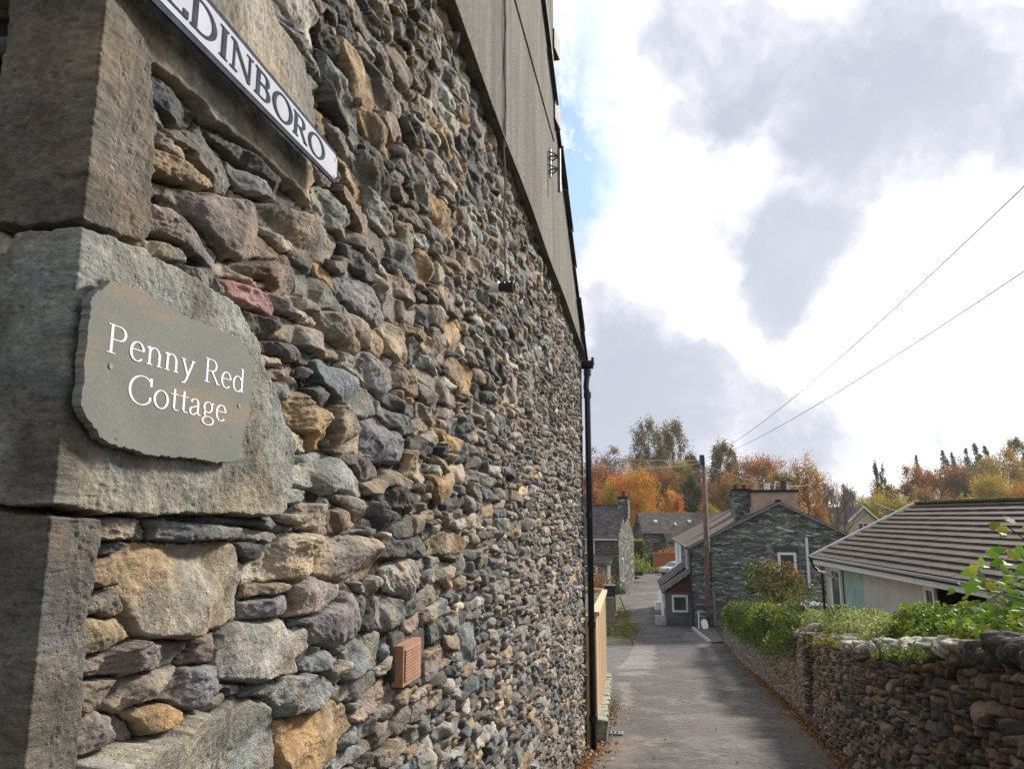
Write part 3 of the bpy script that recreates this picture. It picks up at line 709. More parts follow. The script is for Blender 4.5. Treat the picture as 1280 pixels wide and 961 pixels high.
for k in range(len(dr)-1):
    a_, c_ = dr[k], dr[k+1]
    b.prism(rel([wpos(a_[0], a_[1]+.012, .044), wpos(c_[0], c_[1]+.012, .044), wpos(c_[0], c_[1]-.006, .062), wpos(a_[0], a_[1]-.006, .062)]), (0, 0, -.012))
b.build('render_drip', M['render'], COT)
# roof slabs + verge slates + chimney
b = MB()
for (sa, za), (sb, zb) in ((EN, AP), (AP, EV)):
    dz_ = .06
    L = [wpos(sa, za+.01, .06), wpos(sb, zb+.01, .06), wpos(sb, zb+.01, -6), wpos(sa, za+.01, -6)]
    b.prism(rel(L), (0, 0, dz_))
b.build('roof', M['slate'], COT)
b = MB(); sln = 0
for (sa, za), (sb, zb) in ((EN, AP), (AP, EV)):
    L = math.hypot(sb-sa, zb-za); n = int(L/.42)
    for k in range(n):
        t0, t1 = k/n, (k+1)/n
        o = random.uniform(.075, .10); h0 = random.uniform(.0, .012)
        p0 = (sa+(sb-sa)*t0, za+(zb-za)*t0-.012-h0); p1 = (sa+(sb-sa)*(t1+.015), za+(zb-za)*t1-.006-h0)
        b.prism(rel([wpos(*p0, .02), wpos(*p1, .02), wpos(*p1, o), wpos(*p0, o)]), (0, 0, .03))
b.build('verge_slates', M['slate_edge'], COT)
b = MB(); CH0, CH1 = 3.55, 6.14
b.prism(rel([wpos(CH0, 3.3, .055), wpos(CH1, 3.3, .055), wpos(CH1, 3.3, -.75), wpos(CH0, 3.3, -.75)]), (0, 0, 3.6))
b.build('chimney', M['render'], COT)
for (px_, py0, py1) in ((685, 97, 125), (685, 8, 38)):
    s_, z_ = Wp(px_, (py0+py1)/2, .05)
    ch = MB().prism(rel([wpos(CH1-.05, z_-.10, .07), wpos(CH1+.10, z_-.14, .10), wpos(CH1+.12, z_+.08, .10), wpos(CH1-.05, z_+.09, .07)]), n2*(-.75))
    ch.build('drip_slate', M['slate_edge'], COT)
# far side wall and core so the house is solid from other angles
b = MB(); b.prism(rel([wpos(S0+.06, -2.9, -.16), wpos(S1-.02, -2.9, -.16), wpos(S1-.02, -2.9, -6), wpos(S0+.06, -2.9, -6)]), (0, 0, 4.7))
b.build('rear_wall', M['far_stone_warm'], COT)
b = MB()
b.prism(rel([wpos(S1-.05, -2.9, .012), wpos(S1+.03, -2.9, .012), wpos(S1+.03, -2.9, -.2), wpos(S1-.05, -2.9, -.2)]), (0, 0, 4.75))
b.build('corner_strip', M['far_stone_warm'], COT)
# gutter and downpipe at the far corner
b = MB()
g0 = wpos(S1+.10, 1.80, -3); g1 = wpos(S1+.10, 1.80, .15)
b.tube(rel([g0, g1]), .055, 10); b.prism(rel([wpos(S1+.03, 1.80, .13), wpos(S1+.17, 1.80, .13), wpos(S1+.17, 1.80, .16), wpos(S1+.03, 1.80, .16)]), (0, 0, .075))
b.build('gutter', M['iron'], COT)
pb = float(gz(8.75))
dp = MB(); po = .075
dp.tube(rel([wpos(S1+.10, 1.76, .07), wpos(S1+.10, 1.66, .07), wpos(S1+.06, 1.52, .06), wpos(S1+.05, 1.42, po), wpos(S1+.05, pb+.02, po)]), .036, 12)
dpo = dp.build('downpipe', M['iron'], COT, smooth=True)
for z_ in (1.70, 1.42, .02, -1.2, -2.2):
    MB().tube([wpos(S1+.05+(.05 if z_ > 1.6 else 0), z_-.035, po)-COT.location, wpos(S1+.05+(.05 if z_ > 1.6 else 0), z_+.035, po)-COT.location], .047, 12).build('pipe_collar', M['iron'], dpo)
# terracotta vent
vc = [Wp(x, y, .03) for x, y in z4([(432,510),(490,488),(493,632),(425,655)])]
s_a, s_b = (vc[0][0]+vc[3][0])/2, (vc[1][0]+vc[2][0])/2; z_a, z_b = (vc[2][1]+vc[3][1])/2, (vc[0][1]+vc[1][1])/2
b = MB(); o0, o1 = -.02, .020; fw = .014
def wbox(b, s0, s1, z0, z1, a, c): b.prism(rel([wpos(s0, z0, a), wpos(s1, z0, a), wpos(s1, z0, c), wpos(s0, z0, c)]), (0, 0, z1-z0))
wbox(b, s_a, s_a+fw, z_a, z_b, o0, o1); wbox(b, s_b-fw, s_b, z_a, z_b, o0, o1)
wbox(b, s_a+fw, s_b-fw, z_a, z_a+.014, o0, o1); wbox(b, s_a+fw, s_b-fw, z_b-.014, z_b, o0, o1); wbox(b, s_a+fw, s_b-fw, z_a+.014, z_b-.014, o0, o0+.012)
vo_ = b.build('air_vent', M['terracotta'], COT)
b = MB(); ns = 10
for k in range(ns):
    zc = z_a+.014+(z_b-z_a-.028)*(k+.5)/ns
    b.prism(rel([wpos(s_a+fw, zc+.004, .0), wpos(s_b-fw, zc+.004, .0), wpos(s_b-fw, zc-.002, .025), wpos(s_a+fw, zc-.002, .025)]), (0, 0, .006))
b.build('louvre_slats', M['terracotta'], COT).parent = vo_

# ------------------------------------------------------------------ lettering engine (serif skeleton strokes)
def arc(cx, cy, rx, ry, a0, a1, n=22): return [(cx+rx*math.cos(R(a0+(a1-a0)*i/n)), cy+ry*math.sin(R(a0+(a1-a0)*i/n))) for i in range(n+1)]
S = 'ser'
G = {
'P': (.56, [[(.13,0),(.13,.66)], [(.13,.645),(.28,.645)]+arc(.30,.485,.155,.16,90,-90,14)+[(.13,.325)], (S,.03,.23,0), (S,.03,.13,.66)]),
'e': (.44, [[(.05,.255),(.375,.255)], arc(.215,.22,.165,.225,10,318,26)]),
'n': (.50, [[(.11,0),(.11,.43)], [(.03,.395),(.11,.44)], [(.11,.33)]+arc(.235,.30,.125,.135,150,20,10)+[(.38,.3),(.38,0)], (S,.03,.19,0), (S,.30,.46,0)]),
'y': (.48, [[(.08,.43),(.245,.03)], [(.41,.43),(.22,-.08),(.16,-.18),(.07,-.2)], (S,.01,.17,.43), (S,.33,.48,.43)]),
'R': (.62, [[(.13,0),(.13,.66)], [(.13,.645),(.27,.645)]+arc(.29,.49,.15,.155,90,-90,14)+[(.13,.335)], [(.29,.335),(.53,.0)], (S,.03,.23,0), (S,.03,.13,.66), (S,.46,.60,0)]),
'd': (.50, [arc(.215,.215,.165,.225,35,325,24), [(.385,.0),(.385,.69)], (S,.30,.385,.69), (S,.385,.46,0)]),
'C': (.66, [arc(.36,.33,.31,.345,42,318,32), [(.595,.67),(.595,.46)], [(.595,.2),(.59,.1)]]),
'o': (.48, [arc(.24,.215,.185,.225,0,360,30)]),
't': (.30, [[(.14,.57),(.14,.09),(.17,.03),(.28,.03)], [(.02,.43),(.27,.43)]]),
'a': (.43, [[(.07,.34)]+arc(.19,.33,.11,.11,160,0,12)+[(.30,.08),(.34,.02),(.41,.03)], [(.30,.27),(.14,.21)]+arc(.135,.11,.085,.10,110,300,12)+[(.30,.09)]]),
'g': (.47, [arc(.21,.295,.135,.145,0,360,24), [(.12,.18),(.09,.11),(.13,.05)], arc(.225,-.075,.185,.115,160,520,28), [(.31,.37),(.37,.42),(.44,.41)]]),
'E': (.58, [[(.13,0),(.13,.66)], [(.13,.645),(.48,.645)], [(.13,.34),(.40,.34)], [(.13,.015),(.50,.015)], [(.48,.66),(.48,.53)], [(.50,0),(.50,.15)], (S,.03,.13,0), (S,.03,.13,.66)]),
'D': (.70, [[(.13,0),(.13,.66)], [(.13,.645),(.25,.645)]+arc(.27,.33,.33,.315,90,-90,24)+[(.13,.015)], (S,.03,.13,0), (S,.03,.13,.66)]),
'I': (.30, [[(.15,0),(.15,.66)], (S,.04,.26,0), (S,.04,.26,.66)]),
'N': (.72, [('w',.4,[(.13,0),(.13,.66)]), [(.13,.65),(.58,.01)], ('w',.4,[(.58,0),(.58,.66)]), (S,.03,.23,0), (S,.03,.13,.66), (S,.48,.68,.66)]),
'B': (.60, [[(.13,0),(.13,.66)], [(.13,.645),(.27,.645)]+arc(.29,.50,.14,.145,90,-90,14)+[(.13,.355)], [(.13,.345),(.28,.345)]+arc(.31,.18,.165,.165,90,-90,14)+[(.13,.015)], (S,.03,.13,0), (S,.03,.13,.66)]),
'O': (.72, [arc(.36,.33,.30,.345,0,360,36)]),
}
def lettering(text, s0, s1, z0, hgt, off, thick=.085, thin=.028, dz_ds=0.0, lift=.0005, only=None, zmap=None):
    """capital height hgt; fitted between s0 and s1 along the wall"""
    tot_ = sum(G[c][0] if c != ' ' else .28 for c in text); kx = (s1-s0)/tot_; ky = hgt/.66
    b = MB(); x = 0; cnt = [0]
    def P(a, bb, o): s = s0+(x+a)*kx; zz_ = z0+bb*ky+(s-s0)*dz_ds; return wpos(s, zmap(s, zz_) if zmap else zz_, o)
    def stroke(pts, w=1.0):
        cnt[0] += 1; o = off+lift+(cnt[0] % 7)*.00009
        Lp, Rp = [], []
        for i, p in enumerate(pts):
            q0, q1 = pts[max(0, i-1)], pts[min(len(pts)-1, i+1)]
            dx, dy = q1[0]-q0[0], q1[1]-q0[1]; L = math.hypot(dx, dy) or 1
            hw = (thin+(thick-thin)*(abs(dy)/L)**1.6)*w/2
            nx, ny = -dy/L*hw, dx/L*hw
            Lp.append((p[0]+nx, p[1]+ny)); Rp.append((p[0]-nx, p[1]-ny))
        i0 = len(b.v)
        for a, c in zip(Lp, Rp): b.v += [tuple(P(*a, o)), tuple(P(*c, o)), tuple(P(*a, off-.001)), tuple(P(*c, off-.001))]
        for k in range(len(pts)-1):
            j = i0+4*k
            b.f += [(j, j+1, j+5, j+4), (j, j+4, j+6, j+2), (j+1, j+3, j+7, j+5)]
    for ci_, ch in enumerate(text):
        if ch == ' ': x += .28; continue
        if only and not (only[0] <= ci_ < only[1]): x += G[ch][0]; continue
        adv, st = G[ch]
        for g in st:
            if g[0] == 'ser': 
                y = g[3]+(.012 if g[3] == 0 else -.012); stroke([(g[1], y), (g[2], y)], .95)
            elif g[0] == 'w': stroke(g[2], g[1]*1.2)
            else: stroke(g)
        x += adv
    return b

# ------------------------------------------------------------------ slate plaque
pl = zB([(405,92),(440,100),(490,115),(560,150),(640,190),(690,225),(760,250),(850,290),(870,300),(905,340),(920,400),(918,500),(912,560),(885,650),(870,740),(840,750),(790,748),(700,735),(600,730),(540,725),(480,705),(400,680),(365,660),(350,630),(310,585),(293,540),(297,490),(305,440),(303,380),(315,290),(325,220),(332,150),(370,120)])
OFFP = .056
pl = [Wp(x, y, OFFP) for x, y in pl]
fine = []
for i in range(len(pl)):
    a, c = pl[i], pl[(i+1) % len(pl)]; L = math.dist(a, c); n = max(1, int(L/.004))
    for k in range(n):
        t = k/n; q_ = len(fine); fine.append((a[0]+(c[0]-a[0])*t+.0045*float(fbm(np.array([q_*.31]), np.array([1.5]), 5, 4, .7)[0]), a[1]+(c[1]-a[1])*t+.0045*float(fbm(np.array([q_*.31]), np.array([7.5]), 6, 4, .7)[0])))
PQ = empty('slate_plaque', tuple(wpos(pl[0][0], sum(p[1] for p in pl)/len(pl), OFFP)))
tag(PQ, 'grey green slate house plaque with white lettering fixed to the corner stone', 'plaque')
def loc(o, pts): return [Vector(p)-o.location for p in pts]
cx = sum(p[0] for p in fine)/len(fine); cz = sum(p[1] for p in fine)/len(fine)
b = MB(); n = len(fine)
rings = []
for sc_, of in ((1.0, OFFP-.014), (1.001, OFFP-.010), (1.002, OFFP-.005), (.998, OFFP-.0015), (.994, OFFP)):
    rings.append([wpos(cx+(p[0]-cx)*(sc_+random.gauss(0, .0018)), cz+(p[1]-cz)*(sc_+random.gauss(0, .0018)), of) for p in fine])
for rg in rings: b.v += [tuple(p-PQ.location) for p in rg]
for k in range(len(rings)-1):
    for j in range(n): b.f.append((k*n+j, k*n+(j+1) % n, (k+1)*n+(j+1) % n, (k+1)*n+j))
b.f.append(tuple((len(rings)-1)*n+j for j in range(n))); b.f.append(tuple(range(n))[::-1])
b.build('slate_slab', M['plaque'], PQ)
def fit_text(text, pxa, pya, pxb, pyb, hpx, off):
    a, c = Wp(pxa, pya, off), Wp(pxb, pyb, off); a2 = Wp(pxa, pya-hpx, off)
    return dict(s0=a[0], s1=c[0], z0=a[1], hgt=a2[1]-a[1], off=off, dz_ds=(c[1]-a[1])/(c[0]-a[0]))
def place(b, o):
    b.v = [tuple(Vector(v)-o.location) for v in b.v]; return b
k1 = fit_text('', 131, 439, 305, 491.5, 37.5, OFFP); t0 = lettering('Penny Red', thick=.064, thin=.022, only=(0, 5), **k1); t1 = lettering('Penny Red', thick=.064, thin=.022, only=(6, 9), **k1); place(t0, PQ).build('house_lettering', M['lettering'], PQ)
k2 = fit_text('', 158, 501, 283, 527.5, 35.5, OFFP); t2 = lettering('Cottage', thick=.064, thin=.022, **k2)
place(t1, PQ).build('house_lettering', M['lettering'], PQ); place(t2, PQ).build('house_lettering', M['lettering'], PQ)
for x_, y_ in ((138, 457.5), (298.5, 507)):
    s_, z_ = Wp(x_, y_, OFFP)
    b = MB().tube([wpos(s_, z_, OFFP-.004), wpos(s_, z_, OFFP+.0015)], .0042, 10); place(b, PQ).build('fixing_screw', M['iron_grey'], PQ)

# ------------------------------------------------------------------ street name sign
OS = .060
sr = Wp(423, 196, OS); sb_ = Wp(418, 229, OS); sl_ = Wp(185, 0, OS)
zt, zb_ = sr[1], sb_[1]; sR = sr[0]; sL = .80
SG = empty('street_name_sign', tuple(wpos(1.4, zb_, OS))); tag(SG, 'long white street name sign with dark grey serif capitals and raised border', 'sign')
_b0, _b1, _t0, _t1 = Wp(189, 0, OS), Wp(418, 229, OS), Wp(263, 0, OS), Wp(425, 197, OS)
def zmap_(s, z):
    zb2 = _b0[1]+(_b1[1]-_b0[1])*(s-_b0[0])/(_b1[0]-_b0[0]); zt2 = _t0[1]+(_t1[1]-_t0[1])*(s-_t0[0])/(_t1[0]-_t0[0])
    return zb2+(zt2-zb2)*(z-zb_)/(zt-zb_)
def signshape(s0, s1, z0, z1, c):
    p = [(s0, z0)]
    p += [(s1-c, z0)]+[(s1-c*math.cos(R(a)), z0+c*math.sin(R(a))) for a in (20, 45, 70)][0:3]+[(s1, z0+c)]
    p += [(s1, z1-c)]+[(s1-c*math.sin(R(a)), z1-c*math.cos(R(a))) for a in (20, 45, 70)]+[(s1-c, z1), (s0, z1)]
    return [(s, zmap_(s, z)) for s, z in p]
def slabw(b, sh, a, c): b.prism([wpos(s, z, a) for s, z in sh], n2*(c-a)); return b
sh0 = signshape(sL, sR, zb_, zt, .014); sh1 = signshape(sL-.01, sR-.008, zb_+.009, zt-.009, .011)
place(slabw(MB(), sh0, OS-.006, OS), SG).build('sign_plate', M['sign_grey'], SG)
place(slabw(MB(), sh1, OS, OS+.0012), SG).build('sign_face', M['sign_white'], SG)
hs = zt-zb_
a0 = Wp(402, 204, OS)[0]
eR = a0+.012
# letters run back from the right end; measured advances
lt = lettering('EDINBORO', .985, a0+.012, zb_+hs*.23, hs*.56, OS+.0012, thick=.112, thin=.042, lift=.0012, zmap=zmap_)
place(lt, SG).build('sign_lettering', M['sign_grey'], SG)
for s_, z_ in ((sR-.018, zb_+.018), (sR-.018, zt-.018)):
    place(MB().tube([wpos(s_, z_, OS), wpos(s_, z_, OS+.003)], .003, 8), SG).build('sign_screw', M['iron_grey'], SG)

# ------------------------------------------------------------------ spotlight, cable, bracket
s_, z_ = Wp(618, 359, .02)
SP = empty('wall_spotlight', tuple(wpos(s_, z_, 0))); tag(SP, 'small black cylindrical spotlight with white base ring on the stone wall', 'wall light')
def lathe_n(prof, n=20):
    b = MB(); up = Vector((0, 0, 1)); dr_ = (n2-up*.05).normalized(); side_ = dr_.cross(up).normalized(); up2 = side_.cross(dr_)
    for o, r_ in prof:
        for j in range(n):
            a = 2*math.pi*j/n; b.v.append(tuple(dr_*o+(side_*math.cos(a)+up2*math.sin(a))*r_))
    for k in range(len(prof)-1):
        for j in range(n): b.f.append((k*n+j, k*n+(j+1) % n, (k+1)*n+(j+1) % n, (k+1)*n+j))
    b.f.append(tuple(range(n))[::-1]); b.f.append(tuple((len(prof)-1)*n+j for j in range(n)))
    return b
lathe_n([(-.02,.036),(.045,.036),(.047,.042),(.058,.042),(.06,.036)]).build('base_ring', M['white'], SP)
lathe_n([(.06,.030),(.075,.036),(.10,.036),(.102,.031),(.108,.031),(.11,.040),(.135,.041),(.137,.036),(.145,.036),(.147,.043),(.165,.043),(.166,.038),(.155,.034)]).build('lamp_barrel', M['iron'], SP)
MB().tube([(0, 0, -.035), (0, 0, -.065)], .012, 8).build('sensor', M['white'], SP)
SP.scale = (.78, .78, .78)
for v in SP.children:
    if v.name.startswith('sensor'): v.location = n2*.09
b = MB()
s_c = Wp(629, 250, .05)[0]
pts = [wpos(s_c+.004*math.sin(k*.9), z_+.03+(5.3-z_-.03)*k/30, .058+.006*math.sin(k*1.7)) for k in range(31)]
b.tube(pts, .0055, 6)
pts = [wpos(s_c+.03+.006*math.sin(k*.7+1), 2.1+3.2*k/20, .054) for k in range(21)]; b.tube(pts, .006, 6)
tag(b.build('electric_cable', M['wire']), 'dark cable running straight up the gable above the wall spotlight', 'cable')
BR = empty('aerial_bracket', tuple(wpos(Wp(688, 210, .05)[0], Wp(688, 210, .05)[1], .05))); tag(BR, 'galvanised aerial bracket bolted high on the rendered gable', 'bracket')
BR.scale = (.75, .75, .75)
b = MB(); b.tube([n2*.10+Vector((0, 0, -.30)), n2*.10+Vector((0, 0, .22))], .02, 8); b.build('mast', M['iron_grey'], BR)
b = MB(); 
for zz in (-.02, .14): b.tube([e2*(-.12)+Vector((0, 0, zz)), n2*.10+Vector((0, 0, zz)), e2*.12+Vector((0, 0, zz))], .010, 6); b.tube([n2*.0+Vector((0, 0, zz)), n2*.10+Vector((0, 0, zz))], .012, 6)
b.box((0, 0, .06), (.02, .05, .34), -ANG); b.build('wall_clamp', M['iron_grey'], BR)

# ------------------------------------------------------------------ road
def gh(px, py): p = ground_hit(px, py); return (p.x, p.y)
Ledge = [(-1.1, -20), (-.95, -2), (-.62, 1), (.30, 6), (.62, 8), (.86, 8.9)]+[(1.05, 10.5), (1.9, 16), (2.15, 18)]+[(2.5, 20), (2.9, 22), (3.9, 26), (4.75, 30)]+[gh(786, 770), gh(780, 755), gh(776, 745), gh(783, 728), gh(790, 716)]
Redge = [(.75, -20), (.9, -2), (1.36, 1), (2.35, 4.5), (3.15, 7.4), (4.13, 11)]+[gh(985, 880), gh(935, 830), gh(905, 803), gh(866, 787), gh(836, 765), gh(833, 745), gh(834, 728), gh(845, 712)]
def interp_edge(E, Y):
    E = sorted(E, key=lambda p: p[1]); return np.interp(Y, [p[1] for p in E], [p[0] for p in E])
RY = np.concatenate([np.arange(-20, 4, .4), np.arange(4, 24, .07), np.arange(24, 50, .2), np.arange(50, 96, .6)])
nx_ = 110
XL = interp_edge(Ledge, RY)-.25*(RY < 9)-.05; XR = interp_edge(Redge, RY)+.10
Tt = np.linspace(0, 1, nx_)
RX = XL[:, None]+(XR-XL)[:, None]*Tt; RYY = np.repeat(RY[:, None], nx_, 1)
RZ = gz(RYY)+.012*fbm(RX*1.2, RYY*1.2, 8, 3)+.004
dL = RX-XL[:, None]; dR = XR[:, None]-RX
wob = .25*fbm(RX*3, RYY*1.2, 5, 3)
dirt = np.clip(1-(dL-.12+wob)/.42, 0, 1)*(RYY < 14)+np.clip(1-(dR-.10+wob)/.35, 0, 1)*(RYY < 33)+.6*np.clip(1-(dL+wob)/.3, 0, 1)*(RYY >= 14)
near_l = np.clip(1-(dL-.5+2*wob)/.5, 0, 1)*(RYY < 10)
dirt = np.clip(dirt+near_l*.8, 0, 1)
def inpoly(px_pts): q = np.array([gh(*p) for p in px_pts]); return poly_sdf(q, RX+.22*fbm(RX*3, RYY*2, 3, 4, .7), RYY+.35*fbm(RX*3, RYY*1.5, 9, 4, .7))
pale = np.zeros_like(RX)
for P_, wgt in (([(790,808),(818,806),(819,836),(757,836),(760,826)], .95), ([(770,852),(792,852),(794,880),(782,890),(776,870)], .8), ([(770,840),(812,838),(815,843),(770,844)], .9),
          ([(805,918),(826,918),(828,932),(802,932)], .8), ([(755,925),(800,915),(805,961),(740,961)], .45), ([(868,862),(900,872),(895,880),(872,874)], .5), ([(836,873),(852,874),(850,880),(838,880)], .8), ([(878,876),(905,878),(900,883),(880,882)], .8),
          ([(823,738),(832,738),(832,755),(822,755)], .8), ([(790,760),(812,757),(812,775),(785,780)], .5), ([(895,800),(880,792),(860,790),(850,796),(885,812)], .45), ([(830,895),(900,890),(940,935),(850,935)], .25)):
    sdv = inpoly(P_); pale = np.maximum(pale, .55*wgt*smooth(sdv, -.06, .10))
dark = np.zeros_like(RX)
for P_, wgt in (([(793,854),(870,850),(872,868),(845,880),(794,879)], .35), ([(800,892),(822,893),(826,917),(808,925),(800,905)], .5), ([(763,790),(800,792),(762,825),(756,822)], .55), ([(822,800),(900,820),(880,850),(825,840)], .25)):
    sdv = inpoly(P_); dark = np.maximum(dark, wgt*smooth(sdv, -.02, .05)); dark = np.maximum(dark, .9*np.exp(-(sdv/.025)**2))
RC = np.stack([dirt, pale, dark], -1).reshape(-1, 3)
road = np_mesh('road', np.stack([RX, RYY, RZ], -1).reshape(-1, 3), gridF(*RX.shape), M['road'], colr=RC, smooth=True); tag(road, kind='structure')
# side yard tarmac to the left beyond the fence
b = MB(); yy_ = list(np.arange(20, 31, 1.0))
for a_, c_ in zip(yy_[:-1], yy_[1:]):
    xa, xc = float(interp_edge(Ledge, a_))+.1, float(interp_edge(Ledge, c_))+.1
    b.poly([(xa-4, a_, gz(a_)-.012), (xa, a_, gz(a_)-.012), (xc, c_, gz(c_)-.012), (xc-4, c_, gz(c_)-.012)])
tag(b.build('yard', simple('yard_tarmac', (.085, .083, .085), .8, var=.35, scale=4)), kind='structure')
# pavement with kerb by the telegraph pole
kp = [gh(866, 786), gh(876, 795), gh(888, 804)]
b = MB()
pv = kp+[gh(905, 803), gh(893, 786), gh(872, 778)]
b.prism([(x, y, gz(y)-.1) for x, y in pv], (0, 0, .15)); tag(b.build('pavement', simple('pavement_tarmac', (.09, .085, .09), .8, var=.3, scale=5)), kind='structure')
b = MB()
for (x0, y0), (x1, y1) in zip(kp[:-1], kp[1:]):
    v = Vector((x1-x0, y1-y0, 0)); nn_ = Vector((-v.y, v.x, 0)).normalized()*(-.06)
    b.prism([(x0-nn_.x, y0-nn_.y, gz(y0)-.1), (x1-nn_.x, y1-nn_.y, gz(y1)-.1), (x1+nn_.x, y1+nn_.y, gz(y1)-.1), (x0+nn_.x, y0+nn_.y, gz(y0)-.1)], (0, 0, .21))
tag(b.build('kerb', M['kerb']), kind='structure')
# drain grate
p = ground_hit(764, 918)
DR = empty('drain_grate', tuple(p)); tag(DR, 'rusty iron drain grate in the tarmac at the foot of the downpipe', 'drain')
b = MB(); rz_ = -ANG
for k in range(5): b.box((-.10+.05*k, 0, .02), (.022, .26, .03), 0)
b.build('grate_bars', M['iron_grey'], DR)
b = MB()
for s in (-1, 1): b.box((s*.14, 0, .015), (.03, .32, .04)); b.box((0, s*.15, .015), (.25, .03, .04))
b.build('grate_frame', M['iron_grey'], DR); DR.rotation_euler = (math.atan(-.16), 0, rz_)

# ------------------------------------------------------------------ foliage helpers
def leaves_mesh(name, P, size, cols_, parent=None, up=0.0, aspect=.75, pointed=False, mat=None, smin=.6):
    n = len(P); r_ = rng
    nrm = r_.normal(size=(n, 3)); nrm[:, 2] += up; nrm /= np.linalg.norm(nrm, axis=1)[:, None]
    a = np.cross(nrm, r_.normal(size=(n, 3))); a /= np.linalg.norm(a, axis=1)[:, None]; b_ = np.cross(nrm, a)
    s = size*r_.uniform(smin, 1.3, (n, 1))
    a = a*s; b_ = b_*s*aspect
    if pointed:
        V = np.stack([P-a, P-a*.2-b_*.9, P+a*.55-b_*.55, P+a*1.1, P+a*.55+b_*.55, P-a*.2+b_*.9], 1).reshape(-1, 3); k = 6
    else:
        V = np.stack([P-a*.9, P-b_*.8+a*.15, P+a, P+b_*.8+a*.15], 1).reshape(-1, 3); k = 4
    F = np.arange(n*k).reshape(n, k)
    C = np.repeat(cols_, k, 0)
    return np_mesh(name, V, F, mat or M['leaf'], parent, C)
def jcol(base, n, v=.25, hue=.12):
    base = np.atleast_2d(np.array(base)); c = base[rng.integers(0, len(base), n)]
    return np.clip(c*rng.uniform(1-v, 1+v, (n, 1))*(1+rng.uniform(-hue, hue, (n, 3))), .004, .9)
def clumps(rad, n_clump, n_leaf, shape='round'):
    """points in a unit-ish crown: clump centres over the crown's volume"""
    out = []; cid = []
    for k in range(n_clump):
        if shape == 'round':
            d = rng.normal(size=3); d /= np.linalg.norm(d); rr = rng.uniform(.35, 1)**.6
            c = d*rr*np.array([1, 1, 1])*rng.uniform(.8, 1.08); cr = rng.uniform(.14, .30)
        elif shape == 'tall':
            z = rng.uniform(-1, 1); w = (1-abs(z)**2.2)**.5*.9+.1; an = rng.uniform(0, 6.28); c = np.array([math.cos(an)*w*rng.uniform(.3, 1), math.sin(an)*w*rng.uniform(.3, 1), z]); cr = rng.uniform(.12, .26)
        else:
            z = rng.uniform(-1, .98); w = (1-z)/2*.95+.03; an = rng.uniform(0, 6.28); rr = rng.uniform(.05, 1)**.6; c = np.array([math.cos(an)*w*rr, math.sin(an)*w*rr, z-.12*rr*w]); cr = .07+.24*w
        m = max(12, int(n_leaf/n_clump*rng.uniform(.5, 1.6)*(1 if shape != 'cone' else .4+1.2*(1-c[2])/2)))
        p = rng.normal(size=(m, 3))*cr*.55
        if shape == 'cone': p[:, 2] *= .35
        if shape == 'cone': p += 0
        out.append(c+p); cid += [k]*m
    return np.concatenate(out)*np.array(rad), np.array(cid)
def branches(b, p, d, L, r, depth, spread=.6, n=3):
    q = p+d*L; mid = p+d*L*.5+Vector((random.uniform(-1, 1), random.uniform(-1, 1), random.uniform(-.5, .5)))*L*.07
    b.tube([p, mid, q], [r, r*.82, r*.62], 5 if r > .05 else 3, cap=False)
    if depth == 0: return
    for k in range(n):
        nd = (d+Vector((random.uniform(-1, 1), random.uniform(-1, 1), random.uniform(-.35, .75)))*spread).normalized()
        t = random.uniform(.55, 1)
        branches(b, p+d*L*t, nd, L*random.uniform(.6, .82), r*.58*(1 if t > .8 else .9), depth-1, spread, n)
def tree(name, label, cat, loc_, H, Wd, colrs, shape='round', n=3000, leaf=.22, crown_frac=.75, group=None, bare=False, depth=4, bark='bark', nbr=3, nclump=None, v=.25):
    T_ = empty(name, loc_); tag(T_, label, cat, group)
    b = MB()
    if bare:
        tr_ = H*.22; b.tube([(0, 0, -.5), (0, 0, tr_)], [H*.022, H*.016], 7)
        for k in range(4 if nbr > 2 else 2): branches(b, Vector((0, 0, tr_*random.uniform(.7, 1))), Vector((random.uniform(-.6, .6), random.uniform(-.6, .6), 1)).normalized(), H*.25, H*.011, depth, .55, nbr)
    else:
        zc = H*(1-crown_frac)
        lean = Vector((random.uniform(-.04, .04), random.uniform(-.04, .04), 0))*H
        b.tube([(0, 0, -.6), (0, 0, zc), tuple(lean*.5+Vector((0, 0, zc+(H-zc)*.5))), tuple(lean+Vector((0, 0, H*(.95 if shape == 'cone' else .84))))], [H*.022, H*.016, H*.009, H*.002], 7)
        if shape != 'cone':
            for k in range(9):
                an = random.uniform(0, 6.28); z0 = zc+(H-zc)*random.uniform(.05, .55)
                branches(b, Vector((0, 0, z0)), Vector((math.cos(an)*.8, math.sin(an)*.8, .75)).normalized(), Wd*.24, H*.006, 2, .5, 2)
    b.build('trunk', M[bark], T_)
    if colrs is not None and n > 0:
        ch = H*crown_frac; P, cid = clumps((Wd/2, Wd/2, ch/2), nclump or (max(14, n//120) if shape != 'cone' else n//22), n, shape)
        # knock the outline about
        P[:, 0] += .10*Wd*fbm(P[:, 2]/ch*4+3, P[:, 1]/Wd*3, 4, 2); P[:, 2] += H-ch/2
        base = np.atleast_2d(np.array(colrs)); cc = base[rng.integers(0, len(base), cid.max()+1)]*rng.uniform(1-v*.7, 1+v*.9, (cid.max()+1, 1))
        C = cc[cid]*rng.uniform(1-v, 1+v, (len(P), 1))*(1+rng.uniform(-.12, .12, (len(P), 3)))
        leaves_mesh('crown', P, leaf, np.clip(C, .004, .8), T_, aspect=.8)
    return T_

